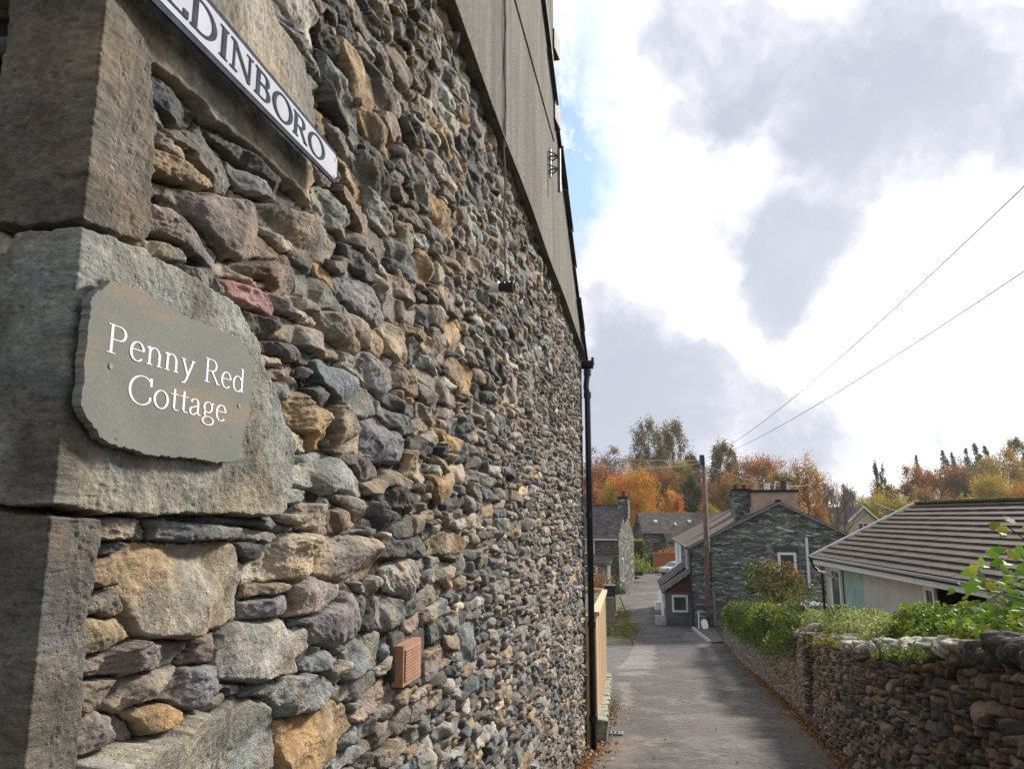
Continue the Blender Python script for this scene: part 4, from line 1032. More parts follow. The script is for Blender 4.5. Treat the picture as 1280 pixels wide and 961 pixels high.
# ------------------------------------------------------------------ dry stone walls on the right
def path_pos(path):
    P = [Vector((x, y, 0)) for x, y in path]; L = [0]
    for a, c in zip(P[:-1], P[1:]): L.append(L[-1]+(c-a).length)
    xs_ = np.array([p.x for p in P]); ys_ = np.array([p.y for p in P]); L = np.array(L)
    return L, xs_, ys_
def dry_wall(name, label, path, hf, scale, sp, nr, keys, bright=1.0, zmax=1.6, group=None):
    L, xs_, ys_ = path_pos(path)
    uc = np.arange(0, L[-1], sp)
    X = np.interp(uc, L, xs_); Y = np.interp(uc, L, ys_)
    dx_ = np.gradient(X, uc); dy_ = np.gradient(Y, uc); nn_ = np.stack([-dy_, dx_], -1); nn_ /= np.linalg.norm(nn_, axis=1)[:, None]   # left side = towards the road
    rc_ = []; split((-.2, -.3, L[-1]+.4, zmax+.5), rc_, scale); st = rects_to_stones(rc_, keys)
    for s in st: s['c'] = s['c']*bright; s['prot'] *= 1.5
    hh = np.array([hf(y) for y in Y]); t = np.linspace(0, 1, nr); Z = -.12+(hh[:, None]+.12)*t
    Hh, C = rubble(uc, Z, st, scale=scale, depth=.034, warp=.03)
    batter = -.10*Z
    off = Hh+batter
    g = gz(Y)
    Px = X[:, None]+nn_[:, 0:1]*off; Py = Y[:, None]+nn_[:, 1:2]*off; Pz = g[:, None]+Z
    o = np.array([X[0], Y[0], g[0]])
    E = empty(name, tuple(o)); tag(E, label, 'wall', group)
    V = np.stack([Px, Py, Pz], -1)-o
    nc = len(uc)
    np_mesh('wall_face', V.reshape(-1, 3), gridF(nc, nr), M['stone_dark'], E, C.reshape(-1, 3), True)
    b = MB()   # the hearting and the garden side
    st_ = max(1, nc//40); idx = list(range(0, nc, st_))+[nc-1]
    for a, c in zip(idx[:-1], idx[1:]):
        pts = []
        for i in (a, c):
            for off_ in (-.08, -.48): pts.append((X[i]+nn_[i, 0]*off_-o[0], Y[i]+nn_[i, 1]*off_-o[1], g[i]-.15-o[2]))
        q = [pts[0], pts[2], pts[3], pts[1]]
        i0 = len(b.v); b.v += q+[(q[0][0]-nn_[a, 0]*.06, q[0][1]-nn_[a, 1]*.06, g[a]+hh[a]-.03-o[2]), (q[1][0]-nn_[c, 0]*.06, q[1][1]-nn_[c, 1]*.06, g[c]+hh[c]-.03-o[2]), (q[2][0], q[2][1], g[c]+hh[c]-.03-o[2]), (q[3][0], q[3][1], g[a]+hh[a]-.03-o[2])]
        for f in ((0,1,2,3),(4,7,6,5),(0,4,5,1),(2,6,7,3),(0,3,7,4),(1,5,6,2)): b.f.append(tuple(i0+k for k in f))
    b.build('wall_core', M['far_stone_brown'], E)
    return E, (uc, X, Y, g, nn_, hh, o)
def rock(sx, sy, sz, seed, sub=3, rough=.16):
    import bmesh
    bm = bmesh.new(); bmesh.ops.create_icosphere(bm, subdivisions=sub, radius=1)
    r0 = random.Random(seed); pl_ = [(Vector((r0.gauss(0, 1), r0.gauss(0, 1), r0.gauss(0, 1))).normalized(), r0.uniform(.55, .85)) for _ in range(9)]
    pl_ += [(Vector(v), .78) for v in ((1,0,0),(-1,0,0),(0,1,0),(0,-1,0),(0,0,1),(0,0,-1))]
    vs = []
    for v in bm.verts:
        k = 1.0
        for nn_, dd in pl_:
            q = v.co.dot(nn_)
            if q > 1e-4: k = min(k, dd/q)
        p = v.co*k; vs.append(p)
    co = np.array(vs); nz = fbm(co[:, 0]*2.2+seed*3.1+co[:, 2]*1.3, co[:, 1]*2.2+co[:, 2]*1.9, seed % 50, 4, .6)
    nz2 = .07*fbm(co[:, 0]*7+co[:, 2]*2, co[:, 1]*9+co[:, 2]*7, (seed+9) % 50, 4, .7)
    for v, p, z, z2 in zip(bm.verts, vs, nz, nz2): v.co = Vector((p.x*sx, p.y*sy, p.z*sz))*(1+rough*float(z)+float(z2))
    me = bpy.data.meshes.new('stone'); bm.to_mesh(me); bm.free(); me.shade_smooth()
    return me
def paint(me, c):
    a = me.color_attributes.new('Col', 'FLOAT_COLOR', 'POINT'); n = len(me.vertices)
    base = np.ones((n, 4), np.float32); base[:, :3] = np.array(c)*rng.uniform(.9, 1.1, (n, 1)); a.data.foreach_set('color', base.ravel())
DK = list('bbbbpppddddggvo')
near_path = [(1.13, -1.2), (1.45, 1.0), (1.88, 2.6), (2.40, 4.5), (3.18, 7.3), (4.17, 10.9), (4.30, 11.4)]
hN = lambda y: float(np.interp(y, [0, 2.6, 4.2, 7, 11.4], [1.08, 1.07, 1.07, 1.06, 1.10]))
WN, inf = dry_wall('drystone_wall', 'dark dry stone wall with big pale and brown coping stones in the right foreground', near_path, hN, 1.22, .0075, 190, DK, .80, 1.3)
uc, X_, Y_, g_, nnr, hh_, o_ = inf
u = .1; k = 0
while u < uc[-1]-.1:
    i = int(np.searchsorted(uc, u)); Yi = Y_[i]
    if Yi < 4.4: w = random.uniform(.07, .16); hz = random.uniform(.11, .15); cc = random.choice([PAL['b'], PAL['v'], PAL['d'], PAL['p']]); dd = .22; br_ = .9; up_ = .0
    elif Yi < 8.5: w = random.uniform(.18, .32); hz = random.uniform(.10, .14); cc = random.choice([PAL['l'], PAL['l'], PAL['c']]); dd = .24; br_ = 1.35; up_ = .0
    else: w = random.uniform(.08, .15); hz = random.uniform(.12, .17); cc = random.choice([PAL['l'], PAL['g'], PAL['c']]); dd = .2; br_ = 1.0; up_ = 0
    me = rock(w*.60, dd*.8, hz*.66, k*7+1, 4 if Yi < 9 else 3, .30); paint(me, np.array(cc)*br_*random.uniform(.8, 1.15))
    ob = link('coping_stone', me, M['stone_dark'], WN)
    ob.location = (X_[i]-nnr[i, 0]*.20-o_[0], Y_[i]-nnr[i, 1]*.20-o_[1], g_[i]+hh_[i]+hz*.48-o_[2])
    ob.rotation_euler = (random.gauss(0, .06), random.gauss(0, .10), math.atan2(nnr[i, 1], nnr[i, 0])+math.pi/2+random.gauss(0, .1))
    u += w*1.02; k += 1
# dark stacked pier at the end of the near wall
b = MB(); i = len(uc)-1; zz = -.1; k = 0
pier = []
while zz < 1.22:
    t_ = random.uniform(.055, .10); me = rock(.17*random.uniform(.85, 1.1), .27, t_*.62, 400+k, 3, .1); paint(me, np.array(PAL['d'])*random.uniform(.6, 1.0))
    ob = link('pier_stone', me, M['stone_dark'], WN); ob.location = (X_[i]-nnr[i, 0]*.14-o_[0], Y_[i]-nnr[i, 1]*.14-o_[1], g_[i]+zz+t_/2-o_[2])
    ob.rotation_euler = (0, 0, math.atan2(nnr[i, 1], nnr[i, 0])+math.pi/2+random.gauss(0, .06)); zz += t_; k += 1
far_path = [(4.42, 11.6), (5.1, 14.4), (6.4, 20.5), (7.6, 26.5), (8.55, 31.5)]
WF, inf2 = dry_wall('drystone_wall', 'further dry stone wall under the dark green hedge beside the lane', far_path, lambda y: float(np.interp(y, [11, 15, 32], [1.32, 1.12, .8])), 1.0, .020, 90, list('bbppgglcco'), .8, 1.6)
uc, X_, Y_, g_, nnr, hh_, o_ = inf2
u = .1; k = 0
while u < 6.5:
    i = int(np.searchsorted(uc, u)); w = random.uniform(.12, .2); hz = random.uniform(.12, .18)
    me = rock(w*.6, .2, hz*.6, k*5+90, 2, .15); paint(me, np.array(random.choice([PAL['l'], PAL['g'], PAL['c']]))*random.uniform(.7, 1.1))
    ob = link('coping_stone', me, M['stone_dark'], WF); ob.location = (X_[i]-nnr[i, 0]*.2-o_[0], Y_[i]-nnr[i, 1]*.2-o_[1], g_[i]+hh_[i]+hz*.5-o_[2])
    ob.rotation_euler = (0, random.gauss(0, .1), math.atan2(nnr[i, 1], nnr[i, 0])+math.pi/2); u += w; k += 1

# ------------------------------------------------------------------ hedges
def hedge(name, label, path, z0, z1, thick, n, cols_, leaf, lump=.25, group=None, seed=1):
    """path (x,y); z0/z1 functions of y (absolute)"""
    L, xs_, ys_ = path_pos(path); Lt = L[-1]
    E = empty(name, (path[0][0], path[0][1], float(z0(path[0][1])))); tag(E, label, 'hedge', group)
    u = rng.uniform(0, Lt, n); face = rng.random(n); X = np.interp(u, L, xs_); Y = np.interp(u, L, ys_)
    i_ = np.clip(np.searchsorted(L, u)-1, 0, len(L)-2); dx_ = (xs_[i_+1]-xs_[i_]); dy_ = (ys_[i_+1]-ys_[i_]); ll = np.hypot(dx_, dy_); nx, ny = -dy_/ll, dx_/ll
    za = np.array([z0(y) for y in Y]); zb = np.array([z1(y) for y in Y]); h = zb-za
    endt = np.clip(np.minimum(u, Lt-u)/(thick*.6), .15, 1)**.5
    th = rng.uniform(0, math.pi, n)                      # over a rounded section
    ex = np.sign(np.cos(th))*np.abs(np.cos(th))**.55*thick/2*endt; ez = np.abs(np.sin(th))**.6
    rr = 1-np.abs(rng.normal(0, .16, n))
    lm = 1+lump*fbm(u*1.6+seed, th*1.4, seed, 3)
    off = ex*rr*lm; z = za+h*ez*rr*lm*(.55+.45*endt)
    P = np.stack([X+nx*off, Y+ny*off, z], -1)-np.array(E.location)
    patch = fbm(u*1.3+9, th*1.5+4, seed+3, 2); ci = np.clip(((patch+1)/2*len(cols_)*1.1+rng.normal(0, .5, n)).astype(int), 0, len(cols_)-1)
    C = np.array(cols_)[ci]*rng.uniform(.65, 1.35, (n, 1))*(1+rng.uniform(-.1, .1, (n, 3)))
    leaves_mesh('foliage', P, leaf, np.clip(C, .004, .8), E, up=.25)
    b = MB(); m = 14
    for k in range(m):                                   # woody stems inside
        uu = (k+.5)/m*Lt; x, y = float(np.interp(uu, L, xs_)), float(np.interp(uu, L, ys_)); zz0 = float(z0(y)); hh = float(z1(y))-zz0
        for j in range(3): b.tube([Vector((x, y, zz0-.2))-E.location, Vector((x+random.uniform(-.2, .2), y+random.uniform(-.3, .3), zz0+hh*.8))-E.location], [.025, .008], 4)
    b.build('stems', M['bark'], E)
    return E
GR = [(.045, .075, .018), (.07, .11, .025), (.10, .13, .03)]
PALE = [(.11, .17, .05), (.20, .26, .10), (.31, .35, .17), (.10, .16, .04)]
hedge('garden_hedge', 'dark green and yellow topped clipped hedge above the further dry stone wall', [(5.35, 13.6), (6.2, 17.5), (7.3, 22), (8.3, 27), (9.0, 31)],
      lambda y: gz(y)+.75, lambda y: gz(y)+float(np.interp(y, [13, 17, 24, 31], [1.5, 1.72, 1.75, 1.55])), 1.5, 42000, [(.040, .075, .018), (.06, .105, .024), (.09, .14, .03), (.17, .20, .04)], .034, .3, seed=3)
hedge('variegated_hedge', 'low pale variegated hedge spilling behind the white coping stones', [(3.9, 6.9), (4.65, 9.6), (5.0, 11.4), (5.5, 13.4)],
      lambda y: gz(y)+.80, lambda y: gz(y)+float(np.interp(y, [5, 7, 10, 13], [1.26, 1.32, 1.44, 1.60])), 1.15, 46000, PALE, .019, .35, seed=5)
hedge('laurel_hedge', 'fresh green hedge with yellow tips in front of the bungalow wall', [(2.75, 3.2), (3.35, 5.0), (4.05, 7.0), (4.75, 8.4)],
      lambda y: gz(y)+.8, lambda y: gz(y)+float(np.interp(y, [3.2, 5.2, 7.0, 8.4], [1.24, 1.32, 1.40, 1.48])), 1.15, 42000, [(.06, .12, .022), (.10, .18, .035), (.16, .25, .05), (.24, .27, .05)], .024, .35, seed=8)
# ivy and ferns in the near wall
def tuft(name, label, c, r_, n, cols_, leaf, flat=.5, cat='plant', up=.4):
    E = empty(name, tuple(c)); tag(E, label, cat)
    P = rng.normal(size=(n, 3))*np.array(r_)*.5; P[:, 2] = np.abs(P[:, 2])
    leaves_mesh('leaves', P, leaf, jcol(cols_, n), E, up=up, aspect=.5)
    b = MB()
    for k in range(6): b.tube([(0, 0, -.05), (random.uniform(-.5, .5)*r_[0], random.uniform(-.5, .5)*r_[1], r_[2]*.6)], [.006*leaf/.03, .002*leaf/.03], 3)
    b.build('stems', M['bark'], E)
    return E
tuft('wall_fern', 'small green fern growing from the wall below the pale coping', at(1132, 822, 4.72), (.22, .12, .08), 260, [(.06, .13, .02), (.10, .18, .03), (.16, .2, .04)], .018)
tuft('wall_fern', 'yellow green fern at the left end of the pale coping', at(1032, 806, 8.0), (.2, .2, .12), 220, [(.14, .15, .03), (.2, .2, .04)], .022)

# near leafy branch at the right edge
BL = empty('leafy_shrub', (3.35, 4.3, float(gz(4.3)))); tag(BL, 'bright green broad leaved shrub leaning in at the right edge', 'shrub')
def lobed_leaf(P, a, b_, n_, s, V, F, C, c):
    out = [(-.0, 0), (-.25, -.35), (.1, -.62), (.35, -.45), (.65, -.5), (.72, -.2), (1.05, 0), (.72, .2), (.65, .5), (.35, .45), (.1, .62), (-.25, .35)]
    i = len(V); V.append(tuple(P+a*.35*s-n_*.05*s))
    for x, y in out: V.append(tuple(P+a*x*s+b_*y*s+n_*s*(.22*abs(y)-.10*x*x)))
    for k in range(12): F.append((i, i+1+k, i+1+(k+1) % 12)); 
    C += [c]*13
V_, F_, C_ = [], [], []; bst = MB(); bl = BL.location
anch = []
for k, (pxs, pys, Yd) in enumerate([(1262, 660, 3.9), (1275, 690, 4.0), (1240, 722, 3.9), (1255, 745, 4.0), (1225, 735, 3.8), (1272, 760, 4.0), (1248, 778, 3.9), (1278, 728, 3.7), (1230, 760, 4.1), (1290, 700, 3.8), (1310, 740, 3.9), (1330, 690, 3.9), (1265, 712, 4.2), (1235, 790, 4.0), (1300, 780, 4.0)]):
    tip = at(pxs, pys, Yd); root = Vector((3.35+.05*k % .3, 4.3, bl.z+.9)); mid = (tip+root)/2+Vector((.15, 0, .12)); bst.tube([root-bl, mid-bl, tip-bl], [.012, .007, .003], 5)
    for j in range(10 if k not in (0, 1, 12) else 5):
        P = tip+Vector((random.gauss(0, .055), random.gauss(0, .08), random.gauss(0, .05)))
        nn_ = (Vector((random.gauss(-.3, .6), random.gauss(-.5, .5), random.gauss(.7, .4)))).normalized(); a = nn_.orthogonal().normalized(); a = Matrix.Rotation(random.uniform(0, 6.28), 3, nn_) @ a; b2 = nn_.cross(a)
        c = random.choice([(.10, .20, .03), (.16, .30, .045), (.22, .36, .05), (.12, .22, .04), (.14, .26, .04), (.10, .19, .03), (.30, .30, .04)] if random.random() < .95 else [(.16, .16, .03)])
        lobed_leaf(P-bl, a, b2, nn_, random.uniform(.035, .060), V_, F_, C_, c)
np_mesh('leaves', np.array(V_), np.array(F_), M['leaf'], BL, np.array(C_), True)
bst.tube([(0, 0, -.1), (0, 0, 1.0)], [.03, .02], 7); bst.build('stems', M['bark'], BL)

# ------------------------------------------------------------------ fence, post, box on the left
FN = [(1.00, 9.45), (2.16, 18.0)]
FE = empty('timber_fence', (FN[0][0], FN[0][1], float(gz(9.45)))); tag(FE, 'new pale pine board fence with sloping handrail just past the cottage', 'fence')
d_ = Vector((FN[1][0]-FN[0][0], FN[1][1]-FN[0][1], 0)); Lf = d_.length; d_.normalize(); nf = Vector((d_.y, -d_.x, 0))
ztf = lambda t: -1.20+(-1.74+1.20)*t; zbf = lambda t: float(gz(9.45+(18-9.45)*t))+.28
nb = 56; b = MB()
for k in range(nb):
    t0, t1 = k/nb, (k+1)/nb-.0012; o = random.uniform(0, .006)
    p0 = Vector((*FN[0], 0))+d_*Lf*t0; p1 = Vector((*FN[0], 0))+d_*Lf*t1
    q = [p0+Vector((0, 0, zbf(t0))), p1+Vector((0, 0, zbf(t1))), p1+Vector((0, 0, ztf(t1))), p0+Vector((0, 0, ztf(t0)))]
    b.prism([x-FE.location+nf*o for x in q], nf*.02)
b.build('boards', M['pine'], FE)
b = MB(); A = Vector((*FN[0], ztf(0)))-FE.location; B = Vector((*FN[1], ztf(1)))-FE.location
b.prism([A-nf*.04, B-nf*.04, B+nf*.07, A+nf*.07], (0, 0, .05)); b.build('handrail', M['pine'], FE)
b = MB(); B2 = B+Vector((-1.6, .15, .1)); b.prism([B, B2, B2+Vector((0, .1, 0)), B+Vector((0, .1, 0))], (0, 0, .06)); b.build('return_rail', M['pine'], FE)
for t in (.02, .3, .62, .985):
    p = Vector((*FN[0], 0))+d_*Lf*t-nf*.06; z0 = float(gz(p.y)); MB().box((p.x-FE.location.x, p.y-FE.location.y, (z0+ztf(t))/2-FE.location.z), (.09, .09, ztf(t)-z0), -ANG).build('fence_post', M['pine'], FE)
# low base wall below the fence
FB_ = empty('base_wall', (*FN[0], float(gz(9.45)))); tag(FB_, 'low mossy white stone footing under the pine fence', 'wall')
b = MB(); o = FB_.location
for k in range(30):
    t = (k+.5)/30; p = Vector((*FN[0], 0))+d_*Lf*t+nf*(.02+random.uniform(-.01, .02)); zz = float(gz(p.y))
    b.box((p.x-o.x, p.y-o.y, zz+.11-o.z), (.20, Lf/30*.96, .34+random.uniform(-.04, .04)), -math.atan2(d_.x, d_.y)+random.gauss(0, .03), (random.gauss(-.1, .02), random.gauss(0, .05)))
b.build('footing_stones', simple('limewash_stone', (.24, .25, .20), .9, var=.6, scale=7, bs=.7, bd=.02), FB_, bevel=.02)
p = ground_hit(763, 792)
GPO = empty('gate_post', tuple(p)); tag(GPO, 'weathered grey brown timber gate post beside the grass verge', 'post')
b = MB()
for k in range(3): b.box((-.15+.145*k, 0, .78), (.135, .10, 1.6+.02*k))
b.build('post_boards', M['greywood'], GPO, bevel=.008); MB().box((-.02, -.06, 1.2), (.42, .02, .07)).build('cross_band', M['iron_grey'], GPO)
BX = empty('wheelie_bin', tuple(p+Vector((.12, .9, .0)))); tag(BX, 'black plastic bin standing behind the weathered gate post', 'bin')
b = MB()
b.prism([(-.24, -.22, .9), (.24, -.22, .9), (.24, .24, .9), (-.24, .24, .9)], (0, 0, 1.08)); b.build('bin_body', M['iron'], BX, bevel=.02)
b = MB().box((0, 0, 2.01), (.56, .56, .07), 0, (.05, 0)); b.build('bin_lid', M['iron'], BX, bevel=.015)
b = MB(); b.prism([(-.3, -.28, -.02), (.3, -.28, -.02), (.3, .3, -.02), (-.3, .3, -.02)], (0, 0, .915)); b.build('stone_plinth', M['far_stone'], BX)
b_ = MB(); 
for s in (-.2, .2): MB().tube([(s-.03, .3, .98), (s+.03, .3, .98)], .09, 12).build('wheel', M['rubber'], BX)
gp = ground_hit(772, 788)
E = empty('grass_tuft', tuple(gp)); tag(E, 'long green grass and orange weeds on the verge at the gate post', 'grass')
n = 5000; P = np.stack([rng.normal(0, .42, n), rng.normal(0.2, 1.7, n), np.abs(rng.normal(0, .16, n))], -1); P[:, 2] += gz(gp.y+P[:, 1])-gp.z; P[:, 0] += P[:, 1]*.06
leaves_mesh('blades', P, .07, jcol([(.10, .14, .03), (.15, .19, .04), (.22, .22, .06), (.09, .12, .03)], n), E, aspect=.25)
tuft('orange_bush', 'orange and yellow autumn bush in front of the blue grey extension', at(748, 737, 50), (1.0, .8, 1.1), 1500, [(.35, .16, .05), (.30, .22, .05), (.14, .15, .04), (.38, .12, .06)], .07, cat='bush')
tuft('dark_bush', 'dark green bush next to the black bin', at(772, 742, 46), (.6, .6, .7), 900, [(.04, .06, .02), (.07, .09, .02)], .06, cat='bush')
tuft('verge_plants', 'low red and green plants above the grass verge', gh and ground_hit(781, 770)+Vector((-.3, 0, 0)), (.9, 1.5, .45), 800, [(.25, .12, .05), (.12, .14, .04), (.3, .2, .05)], .06)
# fallen leaves
n = 2600
u = rng.random(n); Yl = np.where(rng.random(n) < .5, rng.uniform(6.5, 9.3, n), rng.uniform(9.3, 13, n)); XLl = interp_edge(Ledge, Yl)
Xl = XLl+np.abs(rng.normal(0, .13, n))-.04
ok = rng.random(n) < np.where(Yl < 9.3, 1, .8)
P = np.stack([Xl, Yl, gz(Yl)+.015+np.abs(rng.normal(0, .012, n))], -1)[ok]
n3 = 2600; Yr = rng.uniform(7, 27, n3); Yr = np.where(rng.random(n3) < .5, rng.normal(19, 3.5, n3), Yr); Xr = interp_edge(Redge, Yr)-np.abs(rng.normal(0, .16, n3))+.08
P = np.concatenate([P, np.stack([Xr, Yr, gz(Yr)+.015+np.abs(rng.normal(0, .02, n3))], -1)])
n4 = 110; Y4 = rng.uniform(5, 25, n4); X4 = interp_edge(Ledge, Y4)+rng.random(n4)*(interp_edge(Redge, Y4)-interp_edge(Ledge, Y4)); P = np.concatenate([P, np.stack([X4, Y4, gz(Y4)+.018], -1)])
lv = leaves_mesh('fallen_leaves', P, .022, jcol([(.30, .13, .05), (.24, .09, .04), (.16, .08, .04), (.34, .20, .08)], len(P)), up=2.2, pointed=True)
tag(lv, 'brown autumn leaves drifted along both edges of the lane', 'leaves', kind='stuff')
# moss and weeds along the foot of the right wall
n5 = 3500; Ym = rng.uniform(5, 30, n5); Xm = interp_edge(Redge, Ym)+.02-np.abs(rng.normal(0, .06, n5)); Pm = np.stack([Xm, Ym, gz(Ym)+np.abs(rng.normal(0, .03, n5))], -1)
n6 = 1200; Ym = rng.normal(13.2, 1.2, n6); Xm = interp_edge(Ledge, Ym)+.05+np.abs(rng.normal(0, .13, n6)); Pm = np.concatenate([Pm, np.stack([Xm, Ym, gz(Ym)+np.abs(rng.normal(0, .03, n6))], -1)])
tag(leaves_mesh('edge_moss', Pm, .022, jcol([(.07, .09, .02), (.12, .12, .03), (.10, .07, .03)], len(Pm)), aspect=.4), 'moss and small weeds along the lane edges', 'moss', kind='stuff')

# ------------------------------------------------------------------ bungalow
aB = -R(4.5)
BG = empty('bungalow', (7.9, 20.0, -1.02), aB); tag(BG, 'low bungalow with brown tiled roof and pale pebbledash wall on the right', 'bungalow')
# local: +y away from camera, eave line along -y from origin, +x to the ridge
LB = 14.5; RUN, RISE = 2.78, 1.345; ncs = 13
b = MB(); sl = math.hypot(RUN, RISE)
for k in range(ncs):
    t0, t1 = k/ncs-.012, (k+1)/ncs
    x0, z0, x1, z1 = RUN*t0, RISE*t0, RUN*t1, RISE*t1; th_ = .045
    wdt = .33; m = int(LB/wdt)
    for j in range(m):
        ya = -j*wdt-(wdt/2 if k % 2 else 0); yb = ya-wdt+.006; dz_ = random.uniform(-.004, .004)
        if ya < -LB: continue
        b.prism([(x0, ya, z0+th_+dz_), (x0, yb, z0+th_+dz_), (x1, yb, z1+.004), (x1, ya, z1+.004)], (0, 0, -.03))
b.build('roof_tiles', M['tile'], BG)
b = MB(); b.prism([(0, 0, -.02), (RUN, 0, RISE-.02), (2*RUN, 0, -.02)], (0, -LB, 0)); 
for k in range(ncs):
    t0, t1 = k/ncs-.01, (k+1)/ncs; b.prism([(2*RUN-RUN*t0, .0, RISE*t0+.045), (2*RUN-RUN*t0, -LB, RISE*t0+.045), (2*RUN-RUN*t1, -LB, RISE*t1+.006), (2*RUN-RUN*t1, 0, RISE*t1+.006)], (0, 0, -.025))
b.build('rear_slope', M['tile'], BG)
b = MB(); 
for k in range(44): b.box((RUN, -.16-.33*k, RISE+.03+random.uniform(-.006, .006)), (.22, .325, .07), 0, (random.gauss(0, .02), 0))
b.build('ridge_tiles', M['mosstop'], BG, bevel=.02)
b = MB(); b.prism([(-.05, .03, -.05), (RUN, .03, RISE+.02), (RUN, .03, RISE+.08), (-.05, .03, .03)], (0, .05, 0)); b.prism([(2*RUN+.05, .03, -.05), (2*RUN+.05, .03, .03), (RUN, .03, RISE+.08), (RUN, .03, RISE+.02)], (0, .05, 0)); b.build('verge_board', M['white'], BG)
b = MB(); b.bb(-.03, .02, -LB, .06, -.20, -.01); b.bb(.02, .28, -LB, .06, -.20, -.185); b.build('fascia', M['white'], BG)
b = MB(); b.tube([(-.08, -LB, -.06), (-.08, .05, -.03)], .05, 8); b.tube([(-.08, .0, -.06), (.0, -.02, -.3), (.18, -.04, -.42), (.2, -.04, -3.2)], .035, 8); b.build('gutter', M['iron'], BG)
xw = .28; zg = -3.6
# wall with openings: (y0,y1,z0,z1) measured back from the far corner
b = MB()
op = [(-2.55, -.42, -1.75, -.24), (-7.7, -5.55, -2.6, -.24)]
b.bb(xw, xw+.2, -.42, -.0, zg, -.2); b.bb(xw, xw+.2, -5.55, -2.55, zg, -.2); b.bb(xw, xw+.2, -2.55, -.42, zg, -1.75); b.bb(xw, xw+.2, -LB, -7.7, zg, -.2); b.bb(xw, xw+.2, -7.7, -5.55, zg, -2.6)
b.bb(xw+.2, 2*RUN-.3, -.2, 0, zg, -.02); b.bb(xw+.2, 2*RUN-.3, -LB, -LB+.2, zg, -.02); b.bb(2*RUN-.5, 2*RUN-.3, -LB+.2, -.2, zg, -.2)
b.build('wall', M['pebbledash'], BG)
def window(parent, x, y0, y1, z0, z1, nm=2, depth=.06, axis='y', fr=.06, curtain=None, side=-1, glassmat='glass', fm='white'):
    """window in plane x (facing -x when side -1)"""
    b = MB()
    def bx(a0, a1, c0, c1, d=0):
        if axis == 'y': b.bb(x-depth/2+d, x+depth/2-d, a0, a1, c0, c1)
        else: b.bb(a0, a1, x-depth/2+d, x+depth/2-d, c0, c1)
    bx(y0, y0+fr, z0, z1); bx(y1-fr, y1, z0, z1); bx(y0+fr, y1-fr, z0, z0+fr); bx(y0+fr, y1-fr, z1-fr, z1)
    for k in range(1, nm):
        yc = y0+(y1-y0)*k/nm; bx(yc-fr*.4, yc+fr*.4, z0+fr, z1-fr, .004)
    w = b.build('window', M[fm], parent)
    g = MB()
    if axis == 'y': g.bb(x-.006, x+.006, y0+fr*.5, y1-fr*.5, z0+fr*.5, z1-fr*.5)
    else: g.bb(y0+fr*.5, y1-fr*.5, x-.006, x+.006, z0+fr*.5, z1-fr*.5)
    g.build('pane', M[glassmat], w)
    return w
w = window(BG, xw-.0, -1.15, -.45, -1.72, -.26, 1, fr=.08)
b = MB(); cy = -1.2
pts = []
for k in range(60): pts.append((xw+.05+.028*math.sin(k*1.3), -1.18-1.32*k/59))
for a, c in zip(pts[:-1], pts[1:]): b.poly([(a[0], a[1], -1.74), (c[0], c[1], -1.74), (c[0], c[1], -.26), (a[0], a[1], -.26)])
b.build('curtain', M['curtain'], BG); 
MB().bb(xw-.02, xw+.02, -2.55, -1.15, -.27, -.235).build('window_head', M['white'], BG)
w2 = window(BG, xw, -6.0, -5.6, -2.55, -.26, 1, fr=.07); window(BG, xw, -7.68, -6.05, -1.8, -.62, 2, fr=.07)
# open top light
MB().box((xw-.18, -.78, -.42), (.34, .62, .03), 0, (0, R(28))).build('open_vent', M['white'], BG)
# roof flue with cowl
fx, fz = RUN*.42, RISE*.42; b = MB(); yF = -9.2
b.tube([(fx, yF, fz-.1), (fx, yF, fz+.26)], .055, 10); b.build('flue_pipe', M['iron'], BG)
b = MB(); b.tube([(fx, yF, fz+.26), (fx, yF, fz+.29)], [.11, .09], 12); b.tube([(fx, yF, fz+.32), (fx, yF, fz+.35)], [.13, .08], 12); b.build('flue_cowl', M['iron_grey'], BG)
SH_ = MB(); 
# carport-like dark roof at near window
# ------------------------------------------------------------------ stone gable house (right, middle distance)
aH = -math.atan2(11.2-8.94, 14)
GH = empty('stone_house', (8.94, 38.0, float(gz(38))), aH); tag(GH, 'slate stone house with wide gable and tall chimneys behind the telegraph pole', 'house')
gb = 0; EH = -1.49-gz(38); RH = EH+2.12; HW = 4.30; LH = 15.0; gdep = -.6
def uvroof(name, mat, parent, pts, th=.08):
    """quad roof slab: pts = eave0, eave1, ridge1, ridge0 ; uv in metres"""
    P = [Vector(p) for p in pts]; me = bpy.data.meshes.new(name); dn = Vector((0, 0, -th))
    vs = P+[p+dn for p in P]; fs = [(0,1,2,3), (7,6,5,4), (0,4,5,1), (1,5,6,2), (2,6,7,3), (3,7,4,0)]
    me.from_pydata([tuple(v) for v in vs], [], fs); uv = me.uv_layers.new(name='UVMap')
    ax = (P[1]-P[0]).normalized(); ay = (P[3]-P[0]); ay = (ay-ax*ay.dot(ax)).normalized()
    for l in me.loops:
        v = vs[l.vertex_index]-P[0]; uv.data[l.index].uv = (v.dot(ax), v.dot(ay))
    me.update(); return link(name, me, mat, parent)
b = MB(); b.prism([(0, 0, gdep), (2*HW, 0, gdep), (2*HW, 0, EH), (HW, 0, RH), (0, 0, EH)], (0, .35, 0)); b.bb(0, .35, .35, LH, gdep, EH-.05); b.bb(2*HW-.35, 2*HW, .35, LH, gdep, EH-.05)
b.prism([(0.35, LH, gdep), (2*HW-.35, LH, gdep), (2*HW-.35, LH, EH), (HW, LH, RH), (0.35, LH, EH)], (0, -.3, 0)); b.build('wall', M['far_stone'], GH)
ov = .18
sl_ = 2.12/HW
